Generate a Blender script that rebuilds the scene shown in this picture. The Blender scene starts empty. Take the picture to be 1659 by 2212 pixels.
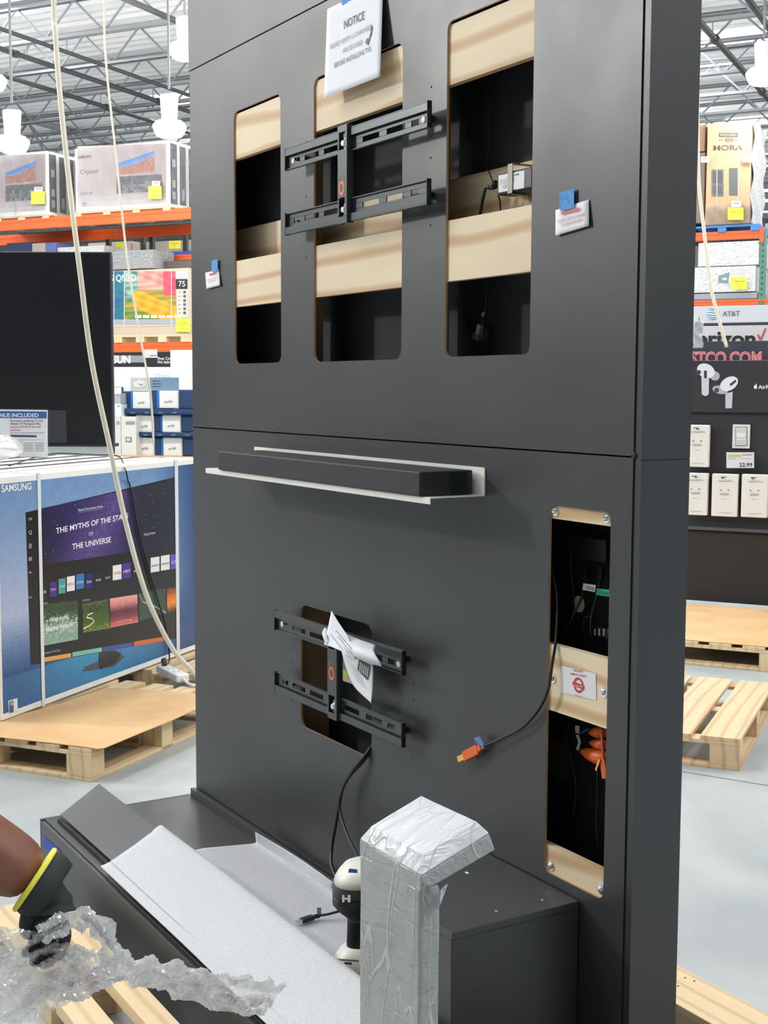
import bpy, bmesh, math, random
import numpy as np
from mathutils import Vector, Matrix, Euler
random.seed(7)
SC = bpy.context.scene
COL = SC.collection
# ---------------------------------------------------------------- camera
F = 2836.0; CX = 829.5; CY = 1106.0; EYE = 1.65; IW = 1659; IH = 2212
def _n(v): return v / np.linalg.norm(v)
_y = _n(np.array([-896 - CX, 833 - CY, F]))
_d = np.array([706 - CX, 31340 - CY, F]); _d = _n(_d - _d.dot(_y) * _y)
_z = -_d; _x = np.cross(_y, _z)
CAMM = np.array([_x, _y, _z])            # world = CAMM @ (right, down, forward)
EYEP = np.array([0, 0, EYE])
cam = bpy.data.cameras.new('camera'); camo = bpy.data.objects.new('camera', cam); COL.objects.link(camo)
cam.sensor_fit = 'HORIZONTAL'; cam.sensor_width = 36.0; cam.lens = 36.0 * F / IW; cam.clip_start = .05; cam.clip_end = 300
_r = CAMM @ np.array([1, 0, 0]); _u = CAMM @ np.array([0, -1, 0]); _b = CAMM @ np.array([0, 0, -1])
camo.matrix_world = Matrix(((_r[0], _u[0], _b[0], 0), (_r[1], _u[1], _b[1], 0), (_r[2], _u[2], _b[2], EYE), (0, 0, 0, 1)))
SC.camera = camo
# ---------------------------------------------------------------- world, lights, exposure
vs = SC.view_settings; vs.view_transform = 'Standard'; vs.look = 'None'; vs.gamma = 1; vs.use_curve_mapping = False
vs.exposure = -0.62
W = bpy.data.worlds.new('store_air'); SC.world = W; W.use_nodes = True
W.node_tree.nodes['Background'].inputs[0].default_value = (.93, .96, 1.0, 1)
W.node_tree.nodes['Background'].inputs[1].default_value = .55
AV = np.array([.8415, .5402, 0.]); BV = np.array([-.5402, .8415, 0.])   # the store's own axes
STORE_ROT = math.atan2(AV[1], AV[0]) - math.pi / 2
def area_light(name, loc, sx, sy, power, col=(1, 1, 1), rot=(0, 0, STORE_ROT)):
    l = bpy.data.lights.new(name, 'AREA'); l.shape = 'RECTANGLE'; l.size = sx; l.size_y = sy; l.energy = power; l.color = col
    o = bpy.data.objects.new(name, l); COL.objects.link(o); o.location = loc; o.rotation_euler = rot; return o
def store(a, b, z=0.): p = a * AV + b * BV; return Vector((p[0], p[1], z))
# daylight through the roof panels (each sits just under its own skylight, built below)
SKYLIGHTS = [(a, b) for a in (1, 9, 17, 25, 33) for b in (-14, -4, 6, 16, 26)]
for a, b in SKYLIGHTS:
    area_light('skylight_daylight', store(a, b, 7.93), 1.2, 3.6, 250, (.96, .98, 1.0))
# the high-bay lamp out of frame on the left that throws the crisp shadows on the display wall
KEY = Vector((-5.2, 11.2, 5.6))
k = area_light('high_bay_light', KEY, .6, .6, 620, (1, .98, .94)); k.data.shape = 'DISK'
for a_ in (2, 9, 16, 23, 30, 37):      # unseen point lamps without bodies, added in a grid to brighten the roof
    for b_ in (-10, -1, 9, 19, 29):
        q_ = store(a_, b_, 6.5); c_ = CAMM.T @ (np.array(q_) - EYEP); u_ = c_[0] / c_[2] * F + CX if c_[2] > 0 else -9e9
        if c_[2] > 0 and -60 < u_ < 1720 and not 470 < u_ < 1450: continue
        l = bpy.data.lights.new('roof_fill_light', 'POINT'); l.energy = 420; l.shadow_soft_size = .28; l.color = (1, .99, .96)
        o = bpy.data.objects.new('roof_fill_light', l); COL.objects.link(o); o.location = q_
k.rotation_euler = (Vector((1.77, 3, 1.6)) - KEY).to_track_quat('-Z', 'Y').to_euler()
# ---------------------------------------------------------------- pixel -> place on a real plane
def ray(px, py): return CAMM @ np.array([px - CX, py - CY, F])
def onZ(px, py, z): v = ray(px, py); return EYEP + (z - EYE) / v[2] * v
def onX(px, py, x): v = ray(px, py); return EYEP + x / v[0] * v
def onY(px, py, y): v = ray(px, py); return EYEP + y / v[1] * v
def onA(px, py, a): v = ray(px, py); return EYEP + a / v.dot(AV) * v
def atD(px, py, d): return EYEP + d / F * ray(px, py)
def ab(p): return float(np.dot(p, AV)), float(np.dot(p, BV))
# ---------------------------------------------------------------- materials
def lin(c):
    return tuple(((x / 255) / 12.92 if x / 255 <= .04045 else ((x / 255 + .055) / 1.055) ** 2.4) for x in c) + (1,)
MATS = {}
def mat(name, c=(128, 128, 128), rough=.5, metal=0., spec=.5, **kw):
    if name in MATS: return MATS[name]
    m = bpy.data.materials.new(name); m.use_nodes = True; nt = m.node_tree; b = nt.nodes['Principled BSDF']
    b.inputs['Base Color'].default_value = lin(c); b.inputs['Roughness'].default_value = rough
    b.inputs['Metallic'].default_value = metal; b.inputs['Specular IOR Level'].default_value = spec
    if kw.get('coat'): b.inputs['Coat Weight'].default_value = kw['coat']; b.inputs['Coat Roughness'].default_value = kw.get('coatr', .1)
    if kw.get('emit'): b.inputs['Emission Color'].default_value = lin(kw.get('ecol', c)); b.inputs['Emission Strength'].default_value = kw['emit']
    N = nt.nodes; L = nt.links
    tc = N.new('ShaderNodeTexCoord'); mp = N.new('ShaderNodeMapping'); L.new(tc.outputs['Object'], mp.inputs[0])
    mp.inputs['Scale'].default_value = kw.get('sc', (1, 1, 1))
    if kw.get('vcol'):
        a = N.new('ShaderNodeVertexColor'); a.layer_name = 'Col'; L.new(a.outputs[0], b.inputs['Base Color'])
        if kw.get('emit'): L.new(a.outputs[0], b.inputs['Emission Color'])
    if 'noise' in kw:                                     # (scale, colour 2, low, high, distortion)
        s, c2, lo, hi, dist = kw['noise']
        t = N.new('ShaderNodeTexNoise'); t.inputs['Scale'].default_value = s; t.inputs['Detail'].default_value = 6; t.inputs['Distortion'].default_value = dist
        L.new(mp.outputs[0], t.inputs[0]); r = N.new('ShaderNodeValToRGB')
        r.color_ramp.elements[0].position = lo; r.color_ramp.elements[1].position = hi
        r.color_ramp.elements[0].color = lin(c); r.color_ramp.elements[1].color = lin(c2)
        L.new(t.outputs[0], r.inputs[0]); L.new(r.outputs[0], b.inputs['Base Color'])
    if 'grain' in kw:                                     # wood: (c2, bands scale, distortion, direction)
        c2, s, dist, dr = kw['grain']
        t = N.new('ShaderNodeTexWave'); t.bands_direction = dr; t.inputs['Scale'].default_value = s; t.inputs['Distortion'].default_value = dist
        t.inputs['Detail'].default_value = 3; t.inputs['Detail Scale'].default_value = kw.get('gds', .6)
        L.new(mp.outputs[0], t.inputs[0]); r = N.new('ShaderNodeValToRGB')
        r.color_ramp.elements[0].color = lin(c2); r.color_ramp.elements[1].color = lin(c); r.color_ramp.elements[0].position = .0; r.color_ramp.elements[1].position = .3
        t2 = N.new('ShaderNodeTexNoise'); t2.inputs['Scale'].default_value = 3; L.new(mp.outputs[0], t2.inputs[0])
        mx = N.new('ShaderNodeMixRGB'); mx.blend_type = 'MULTIPLY'; mx.inputs[0].default_value = .22
        L.new(r.outputs[0], mx.inputs[1]); L.new(t2.outputs[0], mx.inputs[2])
        L.new(t.outputs[0], r.inputs[0]); L.new(mx.outputs[0], b.inputs['Base Color'])
    if 'rn' in kw:                                        # roughness noise (scale, lo, hi)
        s, lo, hi = kw['rn']; t = N.new('ShaderNodeTexNoise'); t.inputs['Scale'].default_value = s; t.inputs['Detail'].default_value = 4
        L.new(mp.outputs[0], t.inputs[0]); r = N.new('ShaderNodeMapRange'); r.inputs[1].default_value = .3; r.inputs[2].default_value = .7; r.inputs[3].default_value = lo; r.inputs[4].default_value = hi
        L.new(t.outputs[0], r.inputs[0]); L.new(r.outputs[0], b.inputs['Roughness'])
    if 'bump' in kw:                                      # (scale, strength, distance)
        s, st, ds = kw['bump']; t = N.new('ShaderNodeTexNoise'); t.inputs['Scale'].default_value = s; t.inputs['Detail'].default_value = 5; t.inputs['Distortion'].default_value = kw.get('bdist', 0)
        L.new(mp.outputs[0], t.inputs[0]); bp = N.new('ShaderNodeBump'); bp.inputs['Strength'].default_value = st; bp.inputs['Distance'].default_value = ds
        L.new(t.outputs[0], bp.inputs['Height']); L.new(bp.outputs[0], b.inputs['Normal'])
    MATS[name] = m; return m
def film(name, clear=.75, gw=None, tint=(235, 240, 242), rough=.12, bump=(30, .8, .02), sc=(1, 1, 1), milk=.25):
    """thin clear plastic: see-through, glossy, a little milky"""
    m = bpy.data.materials.new(name); m.use_nodes = True; nt = m.node_tree; N = nt.nodes; L = nt.links
    N.remove(N['Principled BSDF']); out = N['Material Output']
    tr = N.new('ShaderNodeBsdfTransparent'); gl = N.new('ShaderNodeBsdfGlossy'); df = N.new('ShaderNodeBsdfDiffuse'); tl = N.new('ShaderNodeBsdfTranslucent')
    gl.inputs['Roughness'].default_value = rough; df.inputs[0].default_value = lin(tint); tl.inputs[0].default_value = lin(tint)
    tc = N.new('ShaderNodeTexCoord'); mp = N.new('ShaderNodeMapping'); mp.inputs['Scale'].default_value = sc; L.new(tc.outputs['Object'], mp.inputs[0])
    t = N.new('ShaderNodeTexNoise'); t.inputs['Scale'].default_value = bump[0]; t.inputs['Detail'].default_value = 5; t.inputs['Distortion'].default_value = 1.5; L.new(mp.outputs[0], t.inputs[0])
    bp = N.new('ShaderNodeBump'); bp.inputs['Strength'].default_value = bump[1]; bp.inputs['Distance'].default_value = bump[2]; L.new(t.outputs[0], bp.inputs['Height'])
    L.new(bp.outputs[0], gl.inputs['Normal'])
    m0 = N.new('ShaderNodeMixShader'); m0.inputs[0].default_value = .5; L.new(df.outputs[0], m0.inputs[1]); L.new(tl.outputs[0], m0.inputs[2])
    m1 = N.new('ShaderNodeMixShader'); m1.inputs[0].default_value = milk; L.new(tr.outputs[0], m1.inputs[1]); L.new(m0.outputs[0], m1.inputs[2])
    fr = N.new('ShaderNodeLayerWeight'); fr.inputs[0].default_value = 1 - clear; L.new(bp.outputs[0], fr.inputs['Normal'])
    m2 = N.new('ShaderNodeMixShader')
    if gw: m2.inputs[0].default_value = gw
    else: L.new(fr.outputs['Fresnel'], m2.inputs[0])
    L.new(m1.outputs[0], m2.inputs[1]); L.new(gl.outputs[0], m2.inputs[2])
    L.new(m2.outputs[0], out.inputs[0]); MATS[name] = m; return m
M_lam = mat('charcoal_laminate', (51, 53, 56), .4, rn=(2.2, .36, .46), spec=.55, bump=(900, .12, .0004))
M_lamE = mat('charcoal_edge', (30, 31, 33), .6)
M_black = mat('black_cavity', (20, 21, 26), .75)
M_ply = mat('birch_plywood', (242, 222, 188), .6, grain=((212, 176, 132), 1.5, 11, 'Z'), sc=(1, .6, 2.1), gds=.45)
M_plyE = mat('plywood_edge', (176, 140, 104), .7)
M_plyD = mat('unfinished_stud', (150, 122, 92), .7, noise=(6, (176, 146, 112), .35, .7, .5))
M_steel = mat('painted_grey_steel', (62, 67, 70), .33, .35, bump=(400, .1, .0005))
M_zinc = mat('zinc_bolt', (215, 215, 215), .22, 1.)
M_dark = mat('black_plastic', (22, 23, 25), .42)
M_darkm = mat('matte_black', (34, 35, 38), .7)
M_orange = mat('orange_plastic', (235, 105, 35), .45)
M_gold = mat('gold_contact', (220, 180, 90), .3, 1.)
M_white = mat('white_enamel', (238, 236, 230), .35)
M_paper = mat('white_paper', (236, 238, 244), .75)
M_blue = mat('blue_masking_tape', (70, 140, 205), .7, noise=(120, (92, 158, 220), .4, .6, 0))
M_tapeD = mat('deep_blue_tape', (36, 66, 175), .6)
M_print = mat('printed', rough=.5, vcol=True)
M_gloss = mat('printed_gloss', rough=.28, vcol=True)
M_screen = mat('lit_screen', rough=.4, vcol=True, emit=.7)
M_pallet = mat('pallet_pine', (236, 210, 170), .72, grain=((218, 186, 142), 1.0, 7, 'X'), sc=(5, .8, 5), gds=.5)
M_palletO = mat('old_pallet_pine', (226, 196, 158), .75, grain=((204, 170, 130), 1.0, 7, 'X'), sc=(5, .8, 5), gds=.5)
M_card = mat('kraft_cardboard', (216, 178, 130), .78, noise=(5, (206, 166, 118), .4, .65, 0))
M_cardD = mat('brown_cardboard', (190, 160, 126), .8)
M_foam = mat('foam_sheet', (204, 205, 208), .62, noise=(150, (190, 191, 195), .4, .62, 0), bump=(70, .7, .003), sc=(1.2, 3.2, 1))
M_rack = mat('rack_orange', (232, 96, 38), .45)
M_rackg = mat('rack_green', (84, 128, 112), .5)
M_rackd = mat('rack_dark_green', (52, 66, 62), .5)
M_lampw = mat('lamp_body', (235, 238, 240), .4)
M_floor = mat('polished_concrete', (160, 166, 168), .42, noise=(1.1, (184, 188, 188), .35, .68, 1.2), rn=(3, .28, .46), spec=.3)
M_deckm = mat('painted_roof_deck', (236, 236, 236), .7)
M_joist = mat('joist_grey_paint', (140, 143, 147), .5)
M_pipe = mat('black_pipe', (60, 60, 62), .5)
M_cord = mat('cream_cord_jacket', (232, 224, 204), .5)
M_wrapc = mat('wrapped_white_goods', (226, 228, 228), .35, bump=(14, .9, .05), bdist=2.)
F_wrap = film('stretch_wrap', .8, bump=(9, .7, .03), rough=.16, milk=.14)
F_bag = film('clear_plastic_sheet', .93, gw=.34, bump=(60, .3, .004), rough=.13, milk=.42, tint=(255, 255, 255), sc=(2.2, .7, 1.4))
F_acr = film('clear_acrylic', .85, bump=(1, 0., .0), rough=.05, milk=.06)
# ---------------------------------------------------------------- mesh building
class MB:
    def __init__(s): s.v = []; s.f = []; s.m = []; s.c = []; s.mats = []
    def mi(s, m):
        if m not in s.mats: s.mats.append(m)
        return s.mats.index(m)
    def face(s, pts, m, c=(255, 255, 255)):
        i = len(s.v); s.v += [tuple(float(q) for q in p) for p in pts]; s.f.append(tuple(range(i, i + len(pts)))); s.m.append(s.mi(m)); s.c.append(c); return s
    def mesh(s, vs_, fs, m, c=(255, 255, 255)):
        i = len(s.v); s.v += [tuple(float(q) for q in p) for p in vs_]
        for f in fs: s.f.append(tuple(i + k for k in f)); s.m.append(s.mi(m)); s.c.append(c)
        return s
    def hexa(s, p, m, c=(255, 255, 255)):       # p: 4 bottom + 4 top
        return s.mesh(p, [(3, 2, 1, 0), (4, 5, 6, 7), (0, 1, 5, 4), (1, 2, 6, 5), (2, 3, 7, 6), (3, 0, 4, 7)], m, c)
    def box(s, a, b, m, c=(255, 255, 255)):
        x0, y0, z0 = [min(a[i], b[i]) for i in range(3)]; x1, y1, z1 = [max(a[i], b[i]) for i in range(3)]
        return s.hexa([(x0, y0, z0), (x1, y0, z0), (x1, y1, z0), (x0, y1, z0), (x0, y0, z1), (x1, y0, z1), (x1, y1, z1), (x0, y1, z1)], m, c)
    def prism(s, poly, d, m, c=(255, 255, 255)):  # poly in 3d, extruded along d
        n = len(poly); d = np.array(d, float); q = [np.array(p, float) for p in poly]
        nn = np.zeros(3)
        for i in range(n): nn += np.cross(q[i], q[(i + 1) % n])
        if nn.dot(d) > 0: q = q[::-1]
        vs_ = q + [p + d for p in q]
        fs = [tuple(range(n)), tuple(range(2 * n - 1, n - 1, -1))] + [((i + 1) % n, i, n + i, n + (i + 1) % n) for i in range(n)]
        return s.mesh(vs_, fs, m, c)
    def tube(s, pts, r, m, n=10, c=(255, 255, 255), caps=True):
        P = [Vector([float(t) for t in p]) for p in pts]; vs_ = []; up = None
        for i, p in enumerate(P):
            d = (P[min(i + 1, len(P) - 1)] - P[max(i - 1, 0)]).normalized()
            if up is None: up = d.orthogonal().normalized()
            up = (up - up.dot(d) * d).normalized(); w = d.cross(up)
            rr = r[i] if isinstance(r, (list, tuple)) else r
            for k in range(n):
                a = 2 * math.pi * k / n; vs_.append(p + rr * (math.cos(a) * up + math.sin(a) * w))
        fs = [(i * n + k, i * n + (k + 1) % n, (i + 1) * n + (k + 1) % n, (i + 1) * n + k) for i in range(len(P) - 1) for k in range(n)]
        if caps: fs += [tuple(reversed(range(n))), tuple(range((len(P) - 1) * n, len(P) * n))]
        return s.mesh(vs_, fs, m, c)
    def lathe(s, prof, o, m, n=24, axis=(0, 0, 1), c=(255, 255, 255)):
        ax = Vector(axis).normalized(); u = ax.orthogonal().normalized(); w = ax.cross(u); o = Vector([float(t) for t in o]); vs_ = []
        for r, h in prof:
            for k in range(n):
                a = 2 * math.pi * k / n; vs_.append(o + ax * h + r * (math.cos(a) * u + math.sin(a) * w))
        fs = [(i * n + k, i * n + (k + 1) % n, (i + 1) * n + (k + 1) % n, (i + 1) * n + k) for i in range(len(prof) - 1) for k in range(n)]
        if prof[0][0] > 0: fs.append(tuple(reversed(range(n))))
        if prof[-1][0] > 0: fs.append(tuple(range((len(prof) - 1) * n, len(prof) * n)))
        return s.mesh(vs_, fs, m, c)
    def grid(s, fn, nu, nv, m, c=(255, 255, 255), cf=None):
        i0 = len(s.v)
        for i in range(nu + 1):
            for j in range(nv + 1): s.v.append(tuple(float(q) for q in fn(i / nu, j / nv)))
        for i in range(nu):
            for j in range(nv):
                a = i0 + i * (nv + 1) + j; s.f.append((a, a + nv + 1, a + nv + 2, a + 1)); s.m.append(s.mi(m))
                s.c.append(cf((i + .5) / nu, (j + .5) / nv) if cf else c)
        return s
    def build(s, name, parent=None, world=True, smooth=False, bevel=0, label=None, solid=0, sub=0, weld=False):
        me = bpy.data.meshes.new(name); vv = s.v
        if parent is not None and world:
            inv = WM(parent).inverted(); vv = [tuple(inv @ Vector(p)) for p in vv]
        me.from_pydata(vv, [], s.f); me.update()
        for m in s.mats: me.materials.append(m)
        for p, k in zip(me.polygons, s.m): p.material_index = k; p.use_smooth = smooth
        at = me.color_attributes.new('Col', 'FLOAT_COLOR', 'CORNER'); buf = []
        for p, c in zip(me.polygons, s.c): buf += list(lin(c)) * p.loop_total
        at.data.foreach_set('color', buf)
        if weld:
            bm = bmesh.new(); bm.from_mesh(me); bmesh.ops.remove_doubles(bm, verts=bm.verts, dist=1e-5); bm.to_mesh(me); bm.free()
        o = bpy.data.objects.new(name, me); COL.objects.link(o)
        if parent is not None: o.parent = parent
        if solid: k = o.modifiers.new('thickness', 'SOLIDIFY'); k.thickness = solid; k.offset = 0
        if sub: k = o.modifiers.new('smooth', 'SUBSURF'); k.levels = sub; k.render_levels = sub
        if bevel: k = o.modifiers.new('edge', 'BEVEL'); k.width = bevel; k.segments = 2; k.limit_method = 'ANGLE'; k.angle_limit = .6
        if label: o['label'] = label
        return o
def WM(o):
    m = Matrix.Translation(o.location) @ o.rotation_euler.to_matrix().to_4x4()
    return (WM(o.parent) @ m) if o.parent else m
def thing(name, label, cat, loc=(0, 0, 0), rotz=0, group=None, kind=None):
    o = bpy.data.objects.new(name, None); COL.objects.link(o); o.empty_display_size = .1
    o.location = Vector([float(q) for q in loc]); o.rotation_euler = (0, 0, rotz); return tag(o, label, cat, group, kind)
def tag(o, label=None, cat=None, group=None, kind=None):
    if label: o['label'] = label
    if cat: o['category'] = cat
    if group: o['group'] = group
    if kind: o['kind'] = kind
    return o
def struct(o, label=None): o['kind'] = 'structure'; o['label'] = label or o.name; o['category'] = o.name.split('_')[0]; return o
def dup(root, loc, rotz=None, label=None, group=None):
    r = root.copy(); COL.objects.link(r); r.location = Vector([float(q) for q in loc])
    if rotz is not None: r.rotation_euler = (0, 0, rotz)
    if label: r['label'] = label
    if group: r['group'] = group
    def rec(src, dst):
        for ch in list(src.children):
            if ch.name in done: continue
            c = ch.copy(); COL.objects.link(c); c.parent = dst; done.add(c.name); rec(ch, c)
    done = set(); rec(root, r); return r
def catmull(P, n=8):
    P = [np.array(p, float) for p in P]; Q = [2 * P[0] - P[1]] + P + [2 * P[-1] - P[-2]]; out = []
    for i in range(1, len(Q) - 2):
        for k in range(n):
            t = k / n; out.append(.5 * ((2 * Q[i]) + (-Q[i - 1] + Q[i + 1]) * t + (2 * Q[i - 1] - 5 * Q[i] + 4 * Q[i + 1] - Q[i + 2]) * t * t + (-Q[i - 1] + 3 * Q[i] - 3 * Q[i + 1] + Q[i + 2]) * t ** 3))
    return out + [P[-1]]
def rounded(x0, y0, x1, y1, r, n=5):
    out = []
    for cx_, cy_, a0 in ((x1 - r, y1 - r, 0), (x0 + r, y1 - r, 90), (x0 + r, y0 + r, 180), (x1 - r, y0 + r, 270)):
        for k in range(n + 1): a = math.radians(a0 + 90 * k / n); out.append((cx_ + r * math.cos(a), cy_ + r * math.sin(a)))
    return out
_tc = {}
def text_mesh(txt, bold):
    if (txt, bold) in _tc: return _tc[(txt, bold)]
    cu = bpy.data.curves.new('t', 'FONT'); cu.body = txt; cu.size = 1; cu.offset = bold; cu.resolution_u = 3
    ob = bpy.data.objects.new('t', cu); COL.objects.link(ob); bpy.context.view_layer.update()
    me = bpy.data.meshes.new_from_object(ob.evaluated_get(bpy.context.evaluated_depsgraph_get()))
    v = [tuple(q.co) for q in me.vertices]; f = [tuple(p.vertices) for p in me.polygons]
    bpy.data.objects.remove(ob); bpy.data.curves.remove(cu); bpy.data.meshes.remove(me)
    x0 = min(q[0] for q in v); x1 = max(q[0] for q in v)
    _tc[(txt, bold)] = (v, f, x0, x1); return _tc[(txt, bold)]
class Plane:
    """a real flat surface: origin o, unit directions u (right) and v (up); prints lie on it in thin layers"""
    def __init__(s, o, u, v=(0, 0, 1)):
        s.o = np.array([float(q) for q in o]); s.u = _n(np.array(u, float)); s.v = np.array(v, float); s.v = _n(s.v - s.v.dot(s.u) * s.u)
        s.n = np.cross(s.u, s.v)
        if s.n.dot(EYEP - s.o) < 0: s.n = -s.n
    def uv(s, px, py):
        r = ray(px, py); t = s.n.dot(s.o - EYEP) / s.n.dot(r); p = EYEP + t * r - s.o; return np.array([p.dot(s.u), p.dot(s.v)])
    def P(s, uv, k=0): return s.o + uv[0] * s.u + uv[1] * s.v + s.n * k * .0007
    def poly(s, mb, pts, c, k=1, m=None, raw=False):
        q = [s.P(p if raw else s.uv(*p), k) for p in pts]
        nn = np.zeros(3)
        for i in range(len(q)): nn += np.cross(q[i] - q[0], q[(i + 1) % len(q)] - q[0])
        if nn.dot(s.n) < 0: q = q[::-1]
        mb.face(q, m or M_print, c); return s
    def quadpatch(s, mb, c4, nu, nv, cf, k=1, m=None):     # c4: tl, tr, br, bl in pixels
        a, b, c, d = [s.uv(*p) for p in c4]
        def fn(i, j): return s.P((1 - j) * ((1 - i) * a + i * b) + j * ((1 - i) * d + i * c), k)
        mb.grid(fn, nu, nv, m or M_print, cf=cf); return s
    def text(s, mb, txt, p0, p1, hpx, c, k=2, m=None, bold=0.0):
        """baseline from pixel p0 to p1, capital height hpx pixels"""
        v, f, x0, x1 = text_mesh(txt, bold); a = s.uv(*p0); b = s.uv(*p1); h = s.uv(p0[0], p0[1] - hpx) - a
        vs_ = [s.P(a + (q[0] - x0) / (x1 - x0) * (b - a) + q[1] / .69 * h, k) for q in v]; i0 = len(mb.v)
        fl = [tuple(ff) for ff in f]
        e = np.cross(b - a, h)
        mb.mesh(vs_, fl, m or M_print, c); return s
# ================================================================ floor, roof
D = 1.769; YR = 1.945; YL = 4.185; PZ = .23
mb = MB()
cs = [store(-14, -45), store(60, -45), store(60, 60), store(-14, 60)]
mb.mesh([(p.x, p.y, 0) for p in cs] + [(p.x, p.y, -.2) for p in cs], [(3, 2, 1, 0), (4, 5, 6, 7), (0, 1, 5, 4), (1, 2, 6, 5), (2, 3, 7, 6), (3, 0, 4, 7)], M_floor)
fl = struct(mb.build('floor'), 'pale polished concrete warehouse floor')
# saw-cut joints in the slab
mb = MB(); mj = mat('joint_filler', (120, 124, 126), .8)
for p, q in (((150, 2235), (225, 2175)), ((1480, 1668), (1659, 1697))):
    a = onZ(*p, 0); b = onZ(*q, 0); d = _n(b - a); w = np.cross(d, [0, 0, 1]) * .004; a = a - d * .6; b = b + d * .35 
    mb.face([a - w + [0, 0, .0012], b - w + [0, 0, .0012], b + w + [0, 0, .0012], a + w + [0, 0, .0012]], mj)
struct(mb.build('trim_1', fl), 'saw-cut control joints in the slab')
fl.children[0].pop('category', None) if False else None
for ch in fl.children:
    if 'category' in ch: del ch['category']
# roof deck: corrugated sheet with skylight cut-outs between
mb = MB(); ZC = 8.0; prof = []
a = -14.0
def strip(mb, a0, a1, b0, b1, z0, z1, m):
    p = [store(a0, b0, z0), store(a1, b0, z1), store(a1, b1, z1), store(a0, b1, z0)]; mb.face(p, m)
bs = sorted(set([-45, 60] + [b + s for b in (-14, -4, 6, 16, 26) for s in (-2.0, 2.0)]))
while a < 60:
    hole = any(abs(a + .15 - A0) < .75 for A0 in (1, 9, 17, 25, 33))
    for i in range(len(bs) - 1):
        if hole and any(abs((bs[i] + bs[i + 1]) / 2 - b) < 1.9 for b in (-14, -4, 6, 16, 26)): continue
        strip(mb, a, a + .1, bs[i], bs[i + 1], ZC, ZC, M_deckm); strip(mb, a + .1, a + .15, bs[i], bs[i + 1], ZC, ZC + .05, M_deckm)
        strip(mb, a + .15, a + .25, bs[i], bs[i + 1], ZC + .05, ZC + .05, M_deckm); strip(mb, a + .25, a + .3, bs[i], bs[i + 1], ZC + .05, ZC, M_deckm)
    a += .3
struct(mb.build('ceiling'), 'white corrugated steel roof deck')
M_sky = mat('skylight_panel', (240, 246, 255), .4, emit=1.6, ecol=(236, 244, 255))
for i, (a, b) in enumerate(SKYLIGHTS):
    mb = MB(); strip(mb, a - .7, a + .7, b - 2.0, b + 2.0, ZC + .06, ZC + .06, M_sky)
    struct(mb.build('window_%d' % (i + 1)), 'bright translucent skylight in the roof deck')
for nm, q in (('wall_back', (store(50, -45), store(50, 60))), ('wall_left', (store(50, 60), store(-14, 60))), ('wall_right', (store(50, -45), store(-14, -45))), ('wall_front', (store(-14, 60), store(-14, -45)))):
    mb = MB(); p, r = q; n = (r - p).normalized().cross(Vector((0, 0, 1)))
    if n.dot(store(15, 5) - p) > 0: n = -n
    mb.hexa([p, r, r + n * .3, p + n * .3, p + Vector((0, 0, 8.1)), r + Vector((0, 0, 8.1)), r + n * .3 + Vector((0, 0, 8.1)), p + n * .3 + Vector((0, 0, 8.1))], mat('warehouse_wall', (188, 190, 190), .8))
    struct(mb.build(nm), 'light grey far warehouse wall')
# ---- open-web joists: angles top and bottom, zig-zag bars between
def make_joist(a, b0, b1, zb, depth, lab):
    t = thing('roof_joist', lab, 'roof joist', store(a, 0, zb), STORE_ROT, 'open-web joists under the roof')
    # local x = to the right (-b), local y = depth
    x0, x1 = -b1, -b0
    m = MB(); m.box((x0, -.045, 0), (x1, .045, .012), M_joist).box((x0, -.045, 0), (x1, -.037, .06), M_joist).box((x0, .037, 0), (x1, .045, .06), M_joist)
    m.build('bottom_chord', t, world=False)
    m = MB(); m.box((x0, -.05, depth - .012), (x1, .05, depth), M_joist).box((x0, -.05, depth - .06), (x1, -.042, depth), M_joist).box((x0, .042, depth - .06), (x1, .05, depth), M_joist)
    m.build('top_chord', t, world=False)
    m = MB(); n = int((x1 - x0) / 1.2)
    for i in range(n):
        xa = x0 + i * 1.2
        m.tube([(xa, 0, .03), (xa + .6, 0, depth - .03)], .019, M_joist, 6); m.tube([(xa + .6, 0, depth - .03), (xa + 1.2, 0, .03)], .019, M_joist, 6)
    m.build('web_bars', t, world=False)
    return t
ja = make_joist(14.0, -13, 34, 7.32, .62, 'white painted open-web steel joist running across under the roof deck')
for i in range(1, 22): dup(ja, store(14.0 + 1.75 * i, 0, 7.32))
# ---- black sprinkler mains and cream conduits crossing under the joists
for i, (px, py, zz, r, m_, lab) in enumerate([(0, 105, 7.1, .045, M_pipe, 'black sprinkler pipe in the upper left corner of the roof'), (43, 174, 7.1, .045, M_pipe, 'black sprinkler pipe second from the left under the joists'),
        (250, 150, 7.1, .035, M_pipe, 'black sprinkler pipe crossing behind the thin hanging wire'), (290, 6, 7.1, .045, M_pipe, 'black sprinkler pipe nearest the left edge of the display wall'),
        (1518, 55, 7.1, .05, M_pipe, 'grey sprinkler pipe just right of the display wall'), (1625, 10, 7.1, .05, M_pipe, 'grey sprinkler pipe near the right lamp')]):
    p = onZ(px, py, zz); a0, b0 = ab(p); t = thing('sprinkler_pipe', lab, 'pipe', store(12, b0, zz))
    MB().tube([store(12, b0, zz), store(46, b0, zz)], r, m_, 8).build('pipe_run', t)
    for k in range(8): MB().lathe([(r * 1.45, -.06), (r * 1.45, .06)], store(13.2 + 4 * k, b0, zz), m_, 10, AV).build('coupling', t)
    for k in range(8): MB().tube([store(14.0 + 1.75 * 2 * k, b0, zz), store(14.0 + 1.75 * 2 * k, b0, 7.34)], .012, M_joist, 6).build('hanger_rod', t)
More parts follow.
